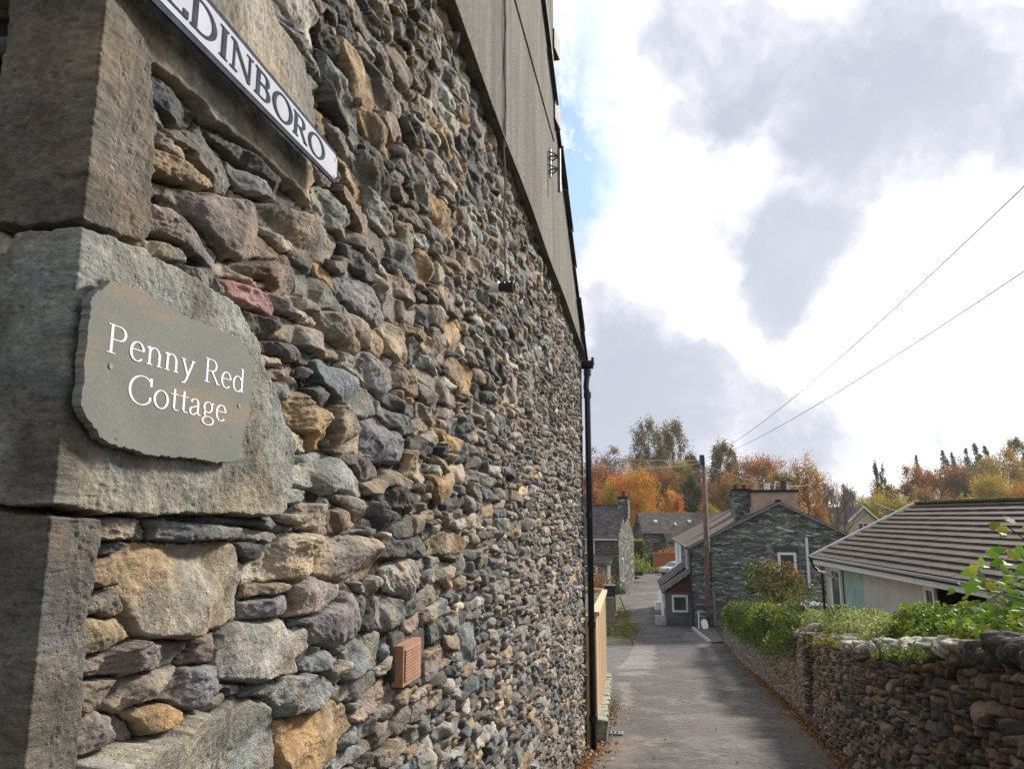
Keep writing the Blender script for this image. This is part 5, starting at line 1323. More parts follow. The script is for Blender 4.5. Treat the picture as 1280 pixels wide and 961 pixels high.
uvroof('roof', M['slate_brown'], GH, [(-ov, -ov, EH-ov*sl_+.09), (-ov, LH+ov, EH-ov*sl_+.09), (HW, LH+ov, RH+.09), (HW, -ov, RH+.09)])
uvroof('roof', M['slate_brown'], GH, [(2*HW+ov, -ov, EH-ov*sl_+.09), (2*HW+ov, LH+ov, EH-ov*sl_+.09), (HW, LH+ov, RH+.09), (HW, -ov, RH+.09)])
b = MB(); b.prism([(-ov, -ov-.02, EH-ov*sl_-.03), (HW, -ov-.02, RH-.03), (2*HW+ov, -ov-.02, EH-ov*sl_-.03), (2*HW+ov, -ov-.02, EH-ov*sl_+.06), (HW, -ov-.02, RH+.06), (-ov, -ov-.02, EH-ov*sl_+.06)], (0, .025, 0)); b.build('verge_board', M['iron_grey'], GH)
MB().box((HW, LH/2, RH+.13), (.22, LH+.3, .1)).build('ridge_tiles', M['slate'], GH)
def stack(parent, name, x0, x1, y0, y1, z0, z1, mat, capz=.08):
    b = MB().bb(x0, x1, y0, y1, z0, z1); o = b.build(name, mat, parent)
    MB().bb(x0-.08, x1+.08, y0-.08, y1+.08, z1, z1+capz).build('chimney_cap', M['slate'], o); return o
def pot(parent, x, y, z, r, h, mat):
    b = MB().tube([(x, y, z), (x, y, z+h*.8), (x, y, z+h*.82), (x, y, z+h)], [r, r*.8, r, r*.95], 12); b.build('chimney_pot', mat, parent)
c1_ = stack(GH, 'chimney', 3.12, 5.25, .12, .85, RH-.75, RH+.55, M['pinkrender'], .12)
pot(c1_, 3.35, .5, RH+.67, .11, .42, M['buffpot']); pot(c1_, 3.9, .5, RH+.67, .15, .34, M['white']); pot(c1_, 4.7, .5, RH+.67, .17, .46, M['darkpot']); 
b = MB(); b.tube([(4.25, .5, RH+.67), (4.35, .5, RH+1.1), (4.5, .5, RH+1.0)], .04, 6); b.build('flue_cowl', M['white'], c1_)
c2_ = stack(GH, 'chimney', 2.35, 3.08, .9, 1.9, RH-1.6, RH+.66, M['far_stone'], .1)
c3_ = stack(GH, 'chimney', 3.0, 4.9, 7.0, 8.0, RH-1.0, RH+.50, M['far_stone'], .12)
for x_, m_ in ((3.25, 'darkpot'), (3.75, 'darkpot'), (4.5, 'claypot')): pot(c3_, x_, 7.5, RH+.62, .16, .6, M[m_])
c4_ = stack(GH, 'chimney', 3.9, 4.8, 13.8, 14.7, RH-.6, RH+.9, M['far_stone'], .12); pot(c4_, 4.35, 14.2, RH+1.02, .15, .6, M['claypot'])
window(GH, -.02, 4.12, 4.98, EH-1.28, EH-.25+.0, 1, axis='x', fr=.12, depth=.08)
MB().bb(3.95, 5.2, -.05, .05, EH-.25, EH+.02).build('window_lintel', M['slate_edge'], GH)
MB().bb(4.05, 5.05, -.09, .04, EH-1.38, EH-1.28).build('window_sill', M['white'], GH)
MB().tube([(5.50, -.06, EH+.45), (5.50, -.06, EH-1.9)], .07, 8).build('vent_pipe', M['white'], GH)
MB().tube([(5.15, -.04, EH+1.4), (5.15, -.04, EH-1.6)], .03, 6).build('wall_cable', M['iron_grey'], GH)
MB().tube([(.92, -.07, EH-.3), (.92, -.07, EH-1.9)], .03, 6).build('thin_pipe', M['iron'], GH)
MB().tube([(.98, -.09, EH-1.9), (.98, -.09, .1)], .065, 8).build('waste_pipe', M['iron_grey'], GH)
MB().tube([(-.1, -.1, EH-.1), (-.06, -.08, EH-.4), (-.06, -.08, 0)], .05, 8).build('downpipe', M['iron'], GH)
MB().tube([(-.2, -.18, EH-.04), (-.2, LH, EH-.04)], .06, 8).build('gutter', M['iron'], GH)
# white painted panel of the long wall and its windows
MB().bb(-.03, .02, 8.2, 14.8, 0, EH-.1).build('white_wall_panel', M['white_wall'], GH)
window(GH, -.02, 3.0, 3.9, EH-1.3, EH-.3, 2, fr=.08); window(GH, -.05, 10.0, 11.0, EH-1.4, EH-.3, 2, fr=.08)
# porch
def lean(parent, name, y0, y1, out, zl, zh, mat, roofmat):
    b = MB(); b.prism([(-out, y0, -.5), (-.04, y0, -.5), (-.04, y0, zh-.06), (-out, y0, zl-.06)], (0, y1-y0, 0)); o = b.build(name, mat, parent)
    uvroof('porch_roof', roofmat, o, [(-out-.18, y0-.2, zl-.02), (-out-.18, y1+.15, zl-.02), (-.04, y1+.15, zh+.1), (-.04, y0-.2, zh+.1)], .07)
    return o
pz = 1.55
ph = lean(GH, 'porch', 1.2, 3.9, 1.28, pz, pz+.85, M['green_grey'], M['slate'])
MB().prism([(-1.30, 1.17, pz-.06), (-.02, 1.17, pz+.02), (-.02, 1.17, pz+.78), (-1.30, 1.17, pz-.02)], (0, .03, 0)).build('red_gable', M['redwood'], ph)
window(GH, 1.16, -.98, -.18, .55, pz-.15, 1, axis='x', fr=.10).parent = ph
ph2 = lean(GH, 'porch', 4.6, 8.4, 1.30, pz+.0, pz+.95, M['white_wall'], M['slate'])
window(GH, -1.33, 1.5, 3.6, .7, 1.35, 3, fr=.07)
MB().box((-1.6, .9, .15), (.5, .35, .5)).build('porch_step', M['kerb'], ph)
# planter, board and gas bottle beside the pole
p = ground_hit(853, 772)
E = empty('stone_planter', tuple(p)); tag(E, 'pale stone planter with a small plant in front of the porch window', 'planter')
b = MB(); b.bb(-.32, .32, -.14, .14, 0, .36); b.build('trough', M['kerb'], E, bevel=.02)
n = 500; leaves_mesh('plant', np.stack([rng.normal(0, .16, n), rng.normal(0, .1, n), .38+np.abs(rng.normal(0, .22, n))], -1), .05, jcol([(.06, .1, .02), (.1, .14, .03)], n), E)
p = ground_hit(836, 768); E = tag(MB().box((0, 0, .25), (.45, .5, .55)).build('mounting_block', M['white_wall'], bevel=.03), 'small white painted block at the lane edge before the porch', 'block'); E.location = p+Vector((0, 3, -.1))
p = ground_hit(871, 784)
E = empty('garden_gate', tuple(p+Vector((0, .6, 0)))); tag(E, 'low brown garden gate and log pile between porch and pole', 'gate')
b = MB()
for k in range(6): b.box((-.1+.11*k, 0, .5), (.07, .03, .85+.03*(k % 2)))
b.box((.17, .03, .25), (.75, .03, .07)); b.box((.17, .03, .8), (.75, .03, .07)); b.build('gate_boards', M['greywood'], E)
p = ground_hit(881, 787); E = empty('white_board', tuple(p)); tag(E, 'small leaning white oval board at the foot of the telegraph pole', 'board')
b = MB(); b.v = []; pts_ = [(.16*math.cos(a), -.03+.1*math.sin(a), .26+.24*math.sin(a)) for a in np.linspace(0, 2*math.pi, 20, endpoint=False)]; b.prism(pts_, (0, .03, 0)); b.build('board_face', M['white'], E)
MB().box((0, .06, .25), (.03, .03, .5)).build('board_stake', M['greywood'], E)
b = MB(); b.box((-.27, 0, .35), (.05, .05, .9)); b.build('white_stake', M['white'], E)

# ------------------------------------------------------------------ telegraph pole and wires
pp = ground_hit(886, 785); ptop = at(879, 572, pp.y)
TP = empty('telegraph_pole', tuple(pp)); tag(TP, 'tall wooden telegraph pole in front of the stone house gable', 'telegraph pole')
tv = ptop-pp
MB().tube([(0, 0, -.3), tuple(tv*.5), tuple(tv)], [.115, .10, .085], 12).build('pole', M['polewood'], TP, smooth=True)
MB().box(tuple(tv*.985+Vector((-.10, -.12, 0))), (.22, .14, .50)).build('junction_box', M['iron'], TP)
MB().tube([tuple(tv*.45+Vector((.13, -.1, 0))), tuple(tv*.95+Vector((.11, -.1, 0)))], .022, 6).build('cable_guard', M['wire_pale'], TP)
b = MB()
for k in range(6): MB().box(tuple(tv*(.96-.035*k)+Vector((.13 if k % 2 else -.13, 0, 0))), (.12, .03, .03)).build('pole_step', M['iron_grey'], TP)
def wire(a, c, sag, label, r_=.012, mat='wire', n=30):
    a, c = Vector(a), Vector(c); pts = []
    for k in range(n+1):
        t = k/n; p = a.lerp(c, t); p.z -= sag*4*t*(1-t); pts.append(p)
    tag(MB().tube(pts, r_, 5).build('overhead_wire', M[mat]), label, 'wire')
T0 = pp+tv*.99
def through(pt, px, py, Y0): return at(px, py, Y0)
wire(T0, at(1500, 20, 6), .5, 'overhead wire rising from the pole to the upper right, the higher of two', .0075)
wire(T0+Vector((.1, 0, -.1)), at(1500, 190, 7), .35, 'overhead wire rising from the pole to the upper right, the lower of two', .0075)
wire(T0+Vector((0, 0, -.05)), at(690, 566, 48), .15, 'pale overhead wire running left from the pole, the upper one', .017, 'wire_pale')
wire(T0+Vector((0, 0, -.15)), at(690, 566, 47), .6, 'pale overhead wire running left from the pole, the lower sagging one', .017, 'wire_pale')
wire(T0+Vector((0, 0, -.2)), at(1010, 606, 52), .45, 'thin wire sagging from the pole to the right over the house', .012, 'wire_pale')
wire(at(1094, 628, 60), at(1135, 640, 52), .15, 'thin pale wire crossing behind the bungalow ridge', .02, 'wire_pale')

# ------------------------------------------------------------------ left slate roofed house
YL = 66.; xr = at(773, 700, YL).x; zgl = float(gz(YL+3)); k_ = YL/944.
zE = (645-672)*k_; zR = (645-637)*k_; xl = xr-9.5; dpt = 7.5
LHs = empty('slate_roof_cottage', (xr, YL, zgl), R(-19)); tag(LHs, 'old cottage with mottled slate roof and end chimney, left of the lane', 'house')
eh, rh = zE-zgl, zR-zgl+.35
b = MB(); b.bb(-9.5, -.35, 0, .35, -1, eh); b.prism([(0, 0, -1), (0, dpt, -1), (0, dpt, eh), (0, dpt/2, rh), (0, 0, eh)], (-.35, 0, 0)); b.bb(-9.5, -.35, dpt-.35, dpt, -1, eh)
b.build('wall', M['far_stone_brown'], LHs)
b = MB(); b.prism([(.015, -.02, -1), (.015, dpt, -1), (.015, dpt, eh), (.015, dpt/2, rh), (.015, -.02, eh)], (.05, 0, 0)); b.build('gable_wall', M['far_stone_warm'], LHs)
uvroof('roof', M['slate'], LHs, [(-9.8, -.3, eh-.1), (-.02, -.3, eh-.1), (-.02, dpt/2, rh+.08), (-9.8, dpt/2, rh+.08)])
uvroof('roof', M['slate'], LHs, [(-9.8, dpt+.3, eh-.1), (-.02, dpt+.3, eh-.1), (-.02, dpt/2, rh+.08), (-9.8, dpt/2, rh+.08)])
MB().box((-4.9, dpt/2, rh+.12), (9.7, .25, .12)).build('ridge_tiles', M['far_stone_brown'], LHs)
c_ = stack(LHs, 'chimney', -.55, .35, dpt/2-.5, dpt/2+.5, rh-1.1, rh+.75, M['far_stone_warm'], .12); pot(c_, -.1, dpt/2, rh+.87, .2, .55, M['darkpot'])
MB().tube([(-9.5, -.36, eh-.12), (0, -.36, eh-.12)], .07, 6).build('gutter', M['wire_pale'], LHs)
window(LHs, -.03, -4.4, -2.05, eh-1.35, eh-.15, 3, axis='x', fr=.12, depth=.1)
# lean-to extension
MB().bb(-9.5, -.75, -1.25, -.02, -1, eh-2.05).build('extension', M['bluegrey'], LHs)
uvroof('extension_roof', M['slate_far'], LHs, [(-9.6, -1.5, eh-2.02), (-.35, -1.5, eh-2.02), (-.35, -.02, eh-1.45), (-9.6, -.02, eh-1.45)], .15)
MB().bb(-.72, -.5, -1.27, -1.1, -1, eh-1.98).build('corner_post', M['white_wall'], LHs)
window(LHs, -1.28, -4.9, -1.6, eh-3.0, eh-2.25, 3, axis='x', fr=.12, depth=.1)
MB().tube([(-2.2, -.1, eh-.2), (-2.2, -.1, eh-1.5)], .04, 6).build('downpipe', M['iron'], LHs)
window(LHs, .08, 1.0, 1.8, .6, 2.6, 1, fr=.1)
# ------------------------------------------------------------------ far house closing the lane
YF = 94.; kf = YF/944.; zgf = float(gz(YF)); xf = at(805, 690, YF).x
FH = empty('far_house', (xf, YF, zgf)); tag(FH, 'wide mossy roofed stone house with rooflights closing the end of the lane', 'house')
rf_, ef = (645-640)*kf-zgf, (645-666)*kf-zgf; WF_ = 14.0
b = MB(); b.bb(0, WF_, 0, 7, -.6, ef-.1); b.prism([(0, 0, ef-.1), (0, 7, ef-.1), (0, 3.5, rf_-.1)], (.3, 0, 0)); b.build('wall', M['far_stone'], FH)
uvroof('roof', M['slate_far'], FH, [(-.15, -.3, ef), (WF_, -.3, ef), (WF_, 3.5, rf_), (-.15, 3.5, rf_)]); uvroof('roof', M['slate_far'], FH, [(-.15, 7.3, ef), (WF_, 7.3, ef), (WF_, 3.5, rf_), (-.15, 3.5, rf_)])
ef2 = (645-676)*kf-zgf
uvroof('lower_roof', M['slate_far'], FH, [(2.5, -1.6, ef2), (WF_, -1.6, ef2), (WF_, -.32, ef+.05), (2.5, -.32, ef+.05)]); MB().bb(2.6, WF_-.1, -1.4, -.02, -.6, ef2-.1).build('front_wing', M['far_stone'], FH)
MB().tube([(-.1, -.35, ef-.05), (2.5, -.35, ef-.05)], .08, 6).build('gutter', M['iron'], FH)
sp_ = (rf_-ef)/3.8
for x_, t_ in ((1.9, .55), (6.2, .55), (4.3, .42)):
    y_ = -.3+3.8*t_; MB().box((x_, y_, ef+sp_*3.8*t_+.06), (.45 if t_ > .5 else .25, .5, .08), 0, (math.atan(sp_), 0)).build('rooflight', M['white'], FH)
window(FH, -.04, 1.15, 2.0, ef-2.2, ef-1.1, 2, axis='x', fr=.1, depth=.1, fm='slate_edge'); window(FH, -1.44, 3.4, 4.3, ef2-1.8, ef2-.7, 2, axis='x', fr=.1, depth=.1, fm='slate_edge')
MB().bb(.0, .18, -.08, .0, -.5, ef).build('corner_post', M['iron'], FH)
stack(FH, 'chimney', 7.6, 9.0, 3.1, 3.9, rf_-.5, rf_+.2, M['brick'], .05)
stack(FH, 'chimney', -.25, .35, 3.1, 3.9, rf_-2.2, rf_-1.5, M['slate_edge'], .05)
# white gabled house behind hedge
YW = 108.; kw = YW/944.; xw0 = at(786, 690, YW).x; zgw = float(gz(YW))
WH = empty('white_house', (xw0, YW, zgw), R(-12)); tag(WH, 'white walled house with small grey gable seen between two stone houses', 'house')
wa = (806-786)*kw; apx = (795-786)*kw; az_ = (645-662)*kw-zgw; ez1 = (645-671)*kw-zgw; ez2 = (645-674)*kw-zgw
MB().prism([(-.6, 0, -.5), (wa+.4, 0, -.5), (wa+.4, 0, ez2-.3), (apx, 0, az_), (-.6, 0, ez1-.6)], (0, 8, 0)).build('wall', M['white_wall'], WH)
uvroof('roof', M['slate'], WH, [(wa+.9, -.4, ez2-.6), (wa+.9, 8, ez2-.6), (apx, 8, az_+.15), (apx, -.4, az_+.15)], .15); uvroof('roof', M['slate'], WH, [(-1.0, -.4, ez1-.75), (-1.0, 8, ez1-.75), (apx, 8, az_+.15), (apx, -.4, az_+.15)], .15)
window(WH, -.04, 1.6, 2.1, ez2-1.6, ez2-1.0, 1, axis='x', fr=.08)
# row of white roofs in the valley on the right
for i_, (pxa, pxb, pya, pyb, Yh, lb) in enumerate([(1040, 1078, 636, 662, 130, 'white house with pale grey roof low behind the orange tree, left of the pair'), (1062, 1100, 634, 664, 118, 'cream house with pale gable trim just behind the bungalow verge, right of the pair')]):
    A = at(pxa, pyb, Yh); Bp = at(pxb, pya, Yh); zg_ = float(gz(Yh))-1
    E = empty('valley_house', (A.x, Yh, zg_), R(14)); tag(E, lb, 'house'); w_ = Bp.x-A.x; h1 = at(0, pyb-14, Yh).z-zg_; h2 = at(0, pya, Yh).z-zg_
    MB().prism([(0, 0, 0), (w_, 0, 0), (w_, 0, h1), (w_/2, 0, h2), (0, 0, h1)], (0, 9, 0)).build('wall', M['white_wall' if i_ == 0 else 'buffpot'], E)
    for sx_ in (0, 1):
        uvroof('roof', M['slate_far'], E, [((-.4, w_+.4)[sx_], -.4, h1-.25), ((-.4, w_+.4)[sx_], 9, h1-.25), (w_/2, 9, h2+.15), (w_/2, -.4, h2+.15)], .12)
    MB().prism([(-.5, -.46, h1-.4), (w_/2, -.46, h2-.05), (w_+.5, -.46, h1-.4), (w_+.5, -.46, h1-.1), (w_/2, -.46, h2+.25), (-.5, -.46, h1-.1)], (0, .05, 0)).build('verge_board', M['white'], E)
    window(E, -.05, w_*.3, w_*.7, h1-1.6, h1-.4, 2, axis='x', fr=.1)
# green hedge block, orange wall, white car at the end of the lane
def boxhedge(name, label, pa, pb, Y, dep, cols_, n, leaf):
    A, Bp = at(*pa, Y), at(*pb, Y); E = empty(name, (A.x, Y, min(A.z, Bp.z))); tag(E, label, 'hedge'); w_, h_ = Bp.x-A.x, abs(Bp.z-A.z)
    u = rng.random((n, 3)); f_ = rng.integers(0, 4, n)
    u[f_ == 0, 1] = 0; u[f_ == 1, 2] = 1; u[f_ == 2, 0] = 1; u[f_ == 3, 0] = 0
    P = u*np.array([w_, dep, h_])+rng.normal(0, .07, (n, 3)); leaves_mesh('foliage', P, leaf, jcol(cols_, n), E, up=.3)
    MB().bb(.12, w_-.12, .12, dep, -.5, h_-.15).build('twiggy_core', simple('hedge_core', (.03, .045, .015), .95), E)
boxhedge('clipped_hedge', 'tall square clipped green hedge beside the lane end, left side', (788, 713), (804, 677), 80, 5, [(.13, .20, .03), (.17, .25, .04), (.10, .16, .03)], 7000, .14)
tuft('lime_shrub', 'small lime green shrub at the foot of the clipped hedge', at(799, 714, 76), (1.5, 1.2, 1.5), 900, [(.17, .24, .04), (.22, .28, .06)], .12, cat='shrub')
A, Bp = at(817, 708, 90), at(845, 691, 90)
E = empty('brick_wall', (A.x, 90, A.z)); tag(E, 'orange brick garden wall at the end of the lane behind the white car', 'wall')
MB().bb(0, Bp.x-A.x, 0, .3, -.4, Bp.z-A.z-.12).build('brick_face', M['brick'], E); MB().bb(-.05, Bp.x-A.x+.05, -.06, .36, Bp.z-A.z-.12, Bp.z-A.z).build('wall_coping', M['brick'], E)
tuft('orange_climber', 'bright orange foliage on top of the far brick wall', at(838, 692, 90.2), (1.6, .6, .7), 500, [(.45, .17, .03), (.4, .25, .04)], .1)
boxhedge('box_bush', 'dark green square bush left of the brick wall', (811, 709), (817, 697), 91, 1, [(.05, .09, .02)], 600, .1)
def car(name, label, loc_, rz, body, scale=1.0):
    E = empty(name, loc_, rz); tag(E, label, 'car')
    prof = [(-2.0, .35), (-2.05, .62), (-1.9, .82), (-1.05, .93), (-.45, 1.38), (.95, 1.42), (1.65, 1.0), (1.98, .92), (2.05, .5), (2.0, .3)]
    import bmesh
    me = bpy.data.meshes.new('body'); bm = bmesh.new(); rows = []
    for yy, inset in ((-.80, .10), (-.78, .0), (-.3, -.03), (.3, -.03), (.78, 0), (.80, .10)):
        rows.append([bm.verts.new((x*(1-.02*(inset > 0)), yy*(1 if z < .95 else .82), z-(inset*.5 if z > .6 else 0))) for x, z in prof])
    for a, c in zip(rows[:-1], rows[1:]):
        for k in range(len(prof)-1): bm.faces.new((a[k], a[k+1], c[k+1], c[k]))
    bm.faces.new(rows[0]); bm.faces.new(rows[-1][::-1]); bmesh.ops.recalc_face_normals(bm, faces=bm.faces); bm.to_mesh(me); bm.free()
    o = link('body', me, body, E); mm = o.modifiers.new('b', 'BEVEL'); mm.width = .05; mm.segments = 3; me.shade_smooth()
    for s in (-1, 1):
        MB().prism([(-.88, s*.72, .96), (-.40, s*.655, 1.32), (.90, s*.655, 1.36), (1.4, s*.72, 1.0)], (0, s*.03, 0)).build('side_window', M['glass'], E)
        for x in (-1.25, 1.3):
            w = MB().tube([(x, s*.66, .32), (x, s*.83, .32)], .32, 18).build('wheel', M['rubber'], E); MB().tube([(x, s*.80, .32), (x, s*.84, .32)], .19, 14).build('rim', M['iron_grey'], w)
        MB().box((-2.0, s*.6, .68), (.08, .28, .14)).build('headlight', M['glass'], E)
    MB().prism([(-1.06, -.60, .97), (-1.06, .60, .97), (-.49, .56, 1.35), (-.49, -.56, 1.35)], (-.02, 0, .02)).build('windscreen', M['glass'], E)
    return E
cc_ = at(845, 708, 86); car('parked_car', 'white car parked at the end of the lane by the brick wall', (cc_.x, 86, float(gz(86))), R(35), M['carwhite'])
cc_ = at(1000, 760, 30); car('parked_car', 'silver blue car parked behind the hedge below the stone house gable', (cc_.x+.6, 32, cc_.z-1.42), R(8), M['carsilver'])

# ------------------------------------------------------------------ garden tree in front of the gable
p = at(968, 770, 27)
tree('garden_tree', 'small round green and russet garden tree in front of the stone gable', 'tree', (p.x, 27, p.z-1.0), 1.0+(770-703)/944*27, 82/944*27, [(.07, .10, .03), (.11, .13, .035), (.16, .15, .05), (.17, .10, .045), (.05, .08, .025)], 'round', 5200, .048, .62, nclump=55)
tuft('conservatory_bush', 'small bush beside the bungalow downpipe', at(1000, 766, 24), (1.2, 1.2, .9), 900, [(.06, .09, .02), (.09, .12, .03), (.12, .1, .03)], .06, cat='bush')

# ------------------------------------------------------------------ autumn trees beyond
ORG = [(.52, .20, .04), (.60, .29, .05), (.38, .14, .035)]
RED = [(.30, .10, .04), (.38, .14, .05), (.22, .08, .04)]
BRN = [(.24, .125, .05), (.32, .17, .055), (.18, .10, .045)]
YEL = [(.50, .35, .05), (.42, .31, .05), (.34, .27, .055)]
OLV = [(.15, .13, .04), (.20, .165, .045), (.11, .105, .035)]
YG = [(.29, .26, .05), (.38, .32, .05), (.22, .21, .05)]
DKG = [(.028, .05, .022), (.042, .068, .028), (.03, .055, .03)]
def ptree(label, px, ytop, wpx, Y, colrs, shape='round', name='autumn_tree', n=3600, leaf=None, base=None, cf=.8, **kw):
    n = int(n*(3.6 if shape != 'cone' else 3.0))
    P = at(px, ytop, Y); g = gzf(P.x, Y); H = max(P.z-g, 4)
    return tree(name, label, kw.pop('cat', 'tree'), (P.x, Y, g), H, wpx/944*Y, colrs, shape, n, leaf or (.00105 if shape != 'cone' else .0010)*Y, cf, **kw)
ptree('dark russet tree left of the bright orange maple beside the downpipe', 745, 576, 60, 128, RED+BRN[:1], n=4200)
ptree('rust red tree behind the bright maple', 765, 590, 60, 135, RED)
ptree('brown red tree low behind the cottage chimney', 738, 608, 50, 118, RED+BRN[:1])
ptree('bright orange and yellow maple above the cottage chimney', 786, 581, 74, 106, ORG+YG[:1]+ORG[:1]+YEL[:1], n=6000)
ptree('olive golden bush tree under the bright maple', 765, 612, 50, 102, YG+ORG[:1])
ptree('tall dark olive larch, left of the two highest trees', 808, 530, 52, 170, OLV+[(.10, .11, .04)], 'tall', name='larch_tree', n=4800, cf=.9)
ptree('spiky olive larch between the two highest crowns', 824, 543, 36, 176, OLV, 'cone', name='larch_tree', n=2600, cf=.9)
ptree('tall olive brown tree, right of the two highest trees', 842, 531, 42, 166, OLV+BRN[:1], 'tall', n=3400, cf=.9)
ptree('brown orange tree below the two tall larches', 820, 580, 62, 148, BRN+ORG[2:]+OLV[:1], n=4400)
ptree('yellow green tree right of the brown orange tree', 850, 576, 42, 154, YG+BRN[:1])
ptree('small bright orange tree just above the far house roof', 838, 612, 36, 112, ORG+YEL[:1], n=3000)
ptree('dark green holly tree behind the small orange tree', 862, 600, 36, 126, DKG+[(.05, .075, .03)], 'tall', name='evergreen_tree', n=4200, cf=.95)
ptree('dark pine with flat top left of the telegraph pole head', 864, 573, 34, 175, DKG, 'tall', name='pine_tree')
ptree('rusty tree left of the telegraph pole', 876, 596, 40, 142, RED+BRN)
ptree('yellow green bush tree right of the dark holly', 886, 628, 30, 114, YG+YEL)
ptree('golden olive tree right of the telegraph pole head', 902, 556, 40, 160, OLV+YG[:1]+BRN[:1], 'tall', n=4200, cf=.9)
ptree('dark green conifer between golden and orange trees', 918, 564, 22, 172, DKG, 'cone', name='conifer_tree', n=2500, cf=.92)
ptree('wide orange brown tree above the house chimneys', 945, 564, 66, 150, BRN+ORG[2:]+RED[1:2], n=5200)
ptree('grey brown bushy tree above the distant chimneys', 908, 594, 60, 122, BRN+OLV[:1], n=3600)
ptree('red brown tree low behind the chimney stacks', 935, 602, 50, 116, RED+BRN)
ptree('olive brown tree right of the pink chimney', 975, 585, 50, 128, BRN+OLV+YG[:1])
ptree('orange leaved tree right of the house apex', 1005, 568, 46, 84, [(.42, .17, .04), (.40, .24, .05), (.25, .15, .05)], n=2600, cf=.85, bark='bark', nclump=60)
ptree('yellow orange tree between gable and bungalow', 1018, 590, 50, 92, YEL+BRN[:1]+ORG[:1], n=2600, cf=.85)
ptree('bare grey branching tree between stone gable and bungalow', 1038, 576, 46, 80, None, n=0, bare=True, bark='bark_grey', name='bare_tree', depth=5)
ptree('bare pinkish grey tree on the skyline beside the downpipe', 757, 552, 56, 150, [(.22, .15, .12)], n=500, bare=False, bark='bark_grey', name='bare_tree', cf=.5)
ptree('tall leafless skyline tree left of the larches', 770, 550, 60, 146, None, n=0, bare=True, bark='bark_grey', name='bare_tree', depth=5)
ptree('thin leafless tree right beside the downpipe top', 742, 546, 26, 140, None, n=0, bare=True, bark='bark_grey', name='bare_tree', depth=4)
ptree('brown thin tree on the valley skyline left of the conifers', 1062, 606, 28, 180, BRN+OLV, n=1500)
ptree('small dark conifer on the valley skyline', 1054, 604, 12, 185, DKG, 'cone', name='conifer_tree', n=1200)
ptree('leafless twiggy tree in the valley gap', 1080, 600, 26, 190, None, n=0, bare=True, bark='bark_grey', name='bare_tree', depth=4)
ptree('dark pine head above the brown tree in the valley', 1098, 582, 18, 195, DKG, 'tall', name='pine_tree', n=1500)
ptree('brown olive tree below the valley pine', 1103, 598, 40, 180, OLV+BRN, n=2600)
ptree('leafless tree left of the russet beech', 1122, 588, 28, 192, None, n=0, bare=True, bark='bark_grey', name='bare_tree', depth=4)
ptree('golden olive round tree just above the bungalow verge', 1108, 615, 66, 122, YG+YEL[1:]+OLV[:1], n=4200)
ptree('green gold tree low behind the bungalow verge', 1082, 626, 40, 140, YG+OLV)
ptree('russet beech tree with pointed crown on the right hill', 1146, 578, 44, 175, RED+BRN, n=3600)
ptree('dark spruce tip rising behind the russet beech', 1145, 568, 16, 190, DKG, 'cone', name='conifer_tree', n=1500)
ptree('brown purple tree right of the russet beech', 1172, 581, 50, 170, BRN+RED[:1], n=3000)
ptree('dark red oak in the middle of the right hill', 1196, 579, 46, 172, RED[2:]+BRN, n=3000)
for px_, yt, w_, lb in ((1178, 562, 17, 'leftmost slim dark spruce on the right skyline'), (1190, 566, 15, 'second slim dark spruce on the right skyline'), (1207, 560, 15, 'third dark spruce on the right skyline'), (1218, 552, 19, 'tallest dark spruce on the right skyline'), (1231, 557, 19, 'spruce just right of the tallest spruce on the skyline')):
    ptree(lb, px_, yt, w_*1.9, 215, DKG+OLV[2:]+[(.06, .085, .04)]*2, 'cone', name='spruce_tree', n=1500, group='spruces along the right skyline', cf=.93)
ptree('olive tree under the skyline spruces', 1222, 571, 56, 180, OLV+YG[:1], n=3200)
ptree('large golden brown oak at the right edge of the wood', 1252, 566, 70, 160, YG+BRN+YEL[2:], n=4800)
ptree('dark spreading pine on the skyline at the right edge', 1268, 551, 40, 205, DKG+OLV, 'tall', name='pine_tree', n=2200)
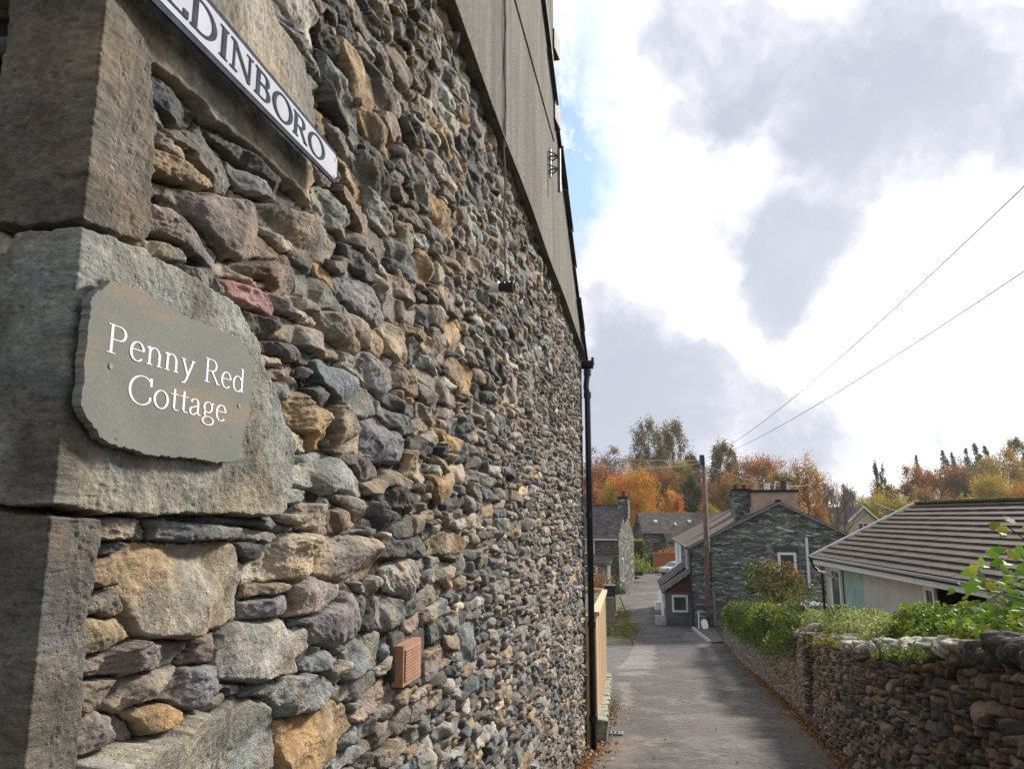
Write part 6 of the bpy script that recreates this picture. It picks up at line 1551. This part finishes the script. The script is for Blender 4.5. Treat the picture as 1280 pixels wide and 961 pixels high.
ptree('yellow oak low on the right above the bungalow ridge', 1236, 594, 56, 135, YEL+YG[:1], n=4200)
ptree('small golden bush tree just over the bungalow ridge', 1206, 617, 34, 118, YEL+ORG[:1], n=2200)
ptree('orange tree behind the bungalow ridge at the right edge', 1274, 600, 40, 130, YG+ORG[:1], n=2600)
ptree('dark green low tree between gold and brown trees', 1210, 606, 24, 140, DKG, n=1800, name='evergreen_tree')
ptree('brown oak low behind the bungalow roof peak', 1160, 606, 50, 140, BRN+YG[:1], n=2600)
# woodland filling the hill behind
n = 60000; ang = rng.uniform(.08, .85, n); Yw = rng.uniform(150, 330, n); Xw = ang*Yw
keep = ((ang < .36) | (ang > .43)); ang, Yw, Xw = ang[keep], Yw[keep], Xw[keep]
bumpz = 6.5*np.abs(fbm(Xw*.11, Yw*.11, 14, 3))+1.5
hz_ = np.where(ang > .42, np.clip((ang-.42)/.2, .2, 1), np.clip((.36-ang)/.08, .25, 1))
P = np.stack([Xw, Yw, gz(Yw)+hill(Xw, Yw)+rng.random(len(Xw))**.6*bumpz*hz_], -1)
sel = vnoise(Xw*.1, Yw*.1, 4); pal = np.array(BRN+RED+OLV+YG+DKG); ci = np.clip((sel*len(pal)+rng.normal(0, .7, len(Xw))).astype(int), 0, len(pal)-1)
tag(leaves_mesh('far_woodland', P, .55, np.clip(pal[ci]*rng.uniform(.7, 1.3, (len(Xw), 1)), .004, .8)), 'mixed autumn woodland covering the hillside behind the village', 'woodland', kind='stuff')

# ------------------------------------------------------------------ thin autumn haze between the camera and the far woods
m = bpy.data.materials.new('valley_haze'); m.use_nodes = True; t = m.node_tree; t.nodes.remove(t.nodes['Principled BSDF'])
v = t.nodes.new('ShaderNodeVolumePrincipled'); v.inputs['Color'].default_value = (.93, .94, .96, 1); v.inputs['Density'].default_value = .00022; v.inputs['Anisotropy'].default_value = .2
t.links.new(v.outputs[0], t.nodes['Material Output'].inputs['Volume'])
tag(MB().bb(-310, 530, -65, 610, -9.5, 48).build('haze', m), kind='stuff')
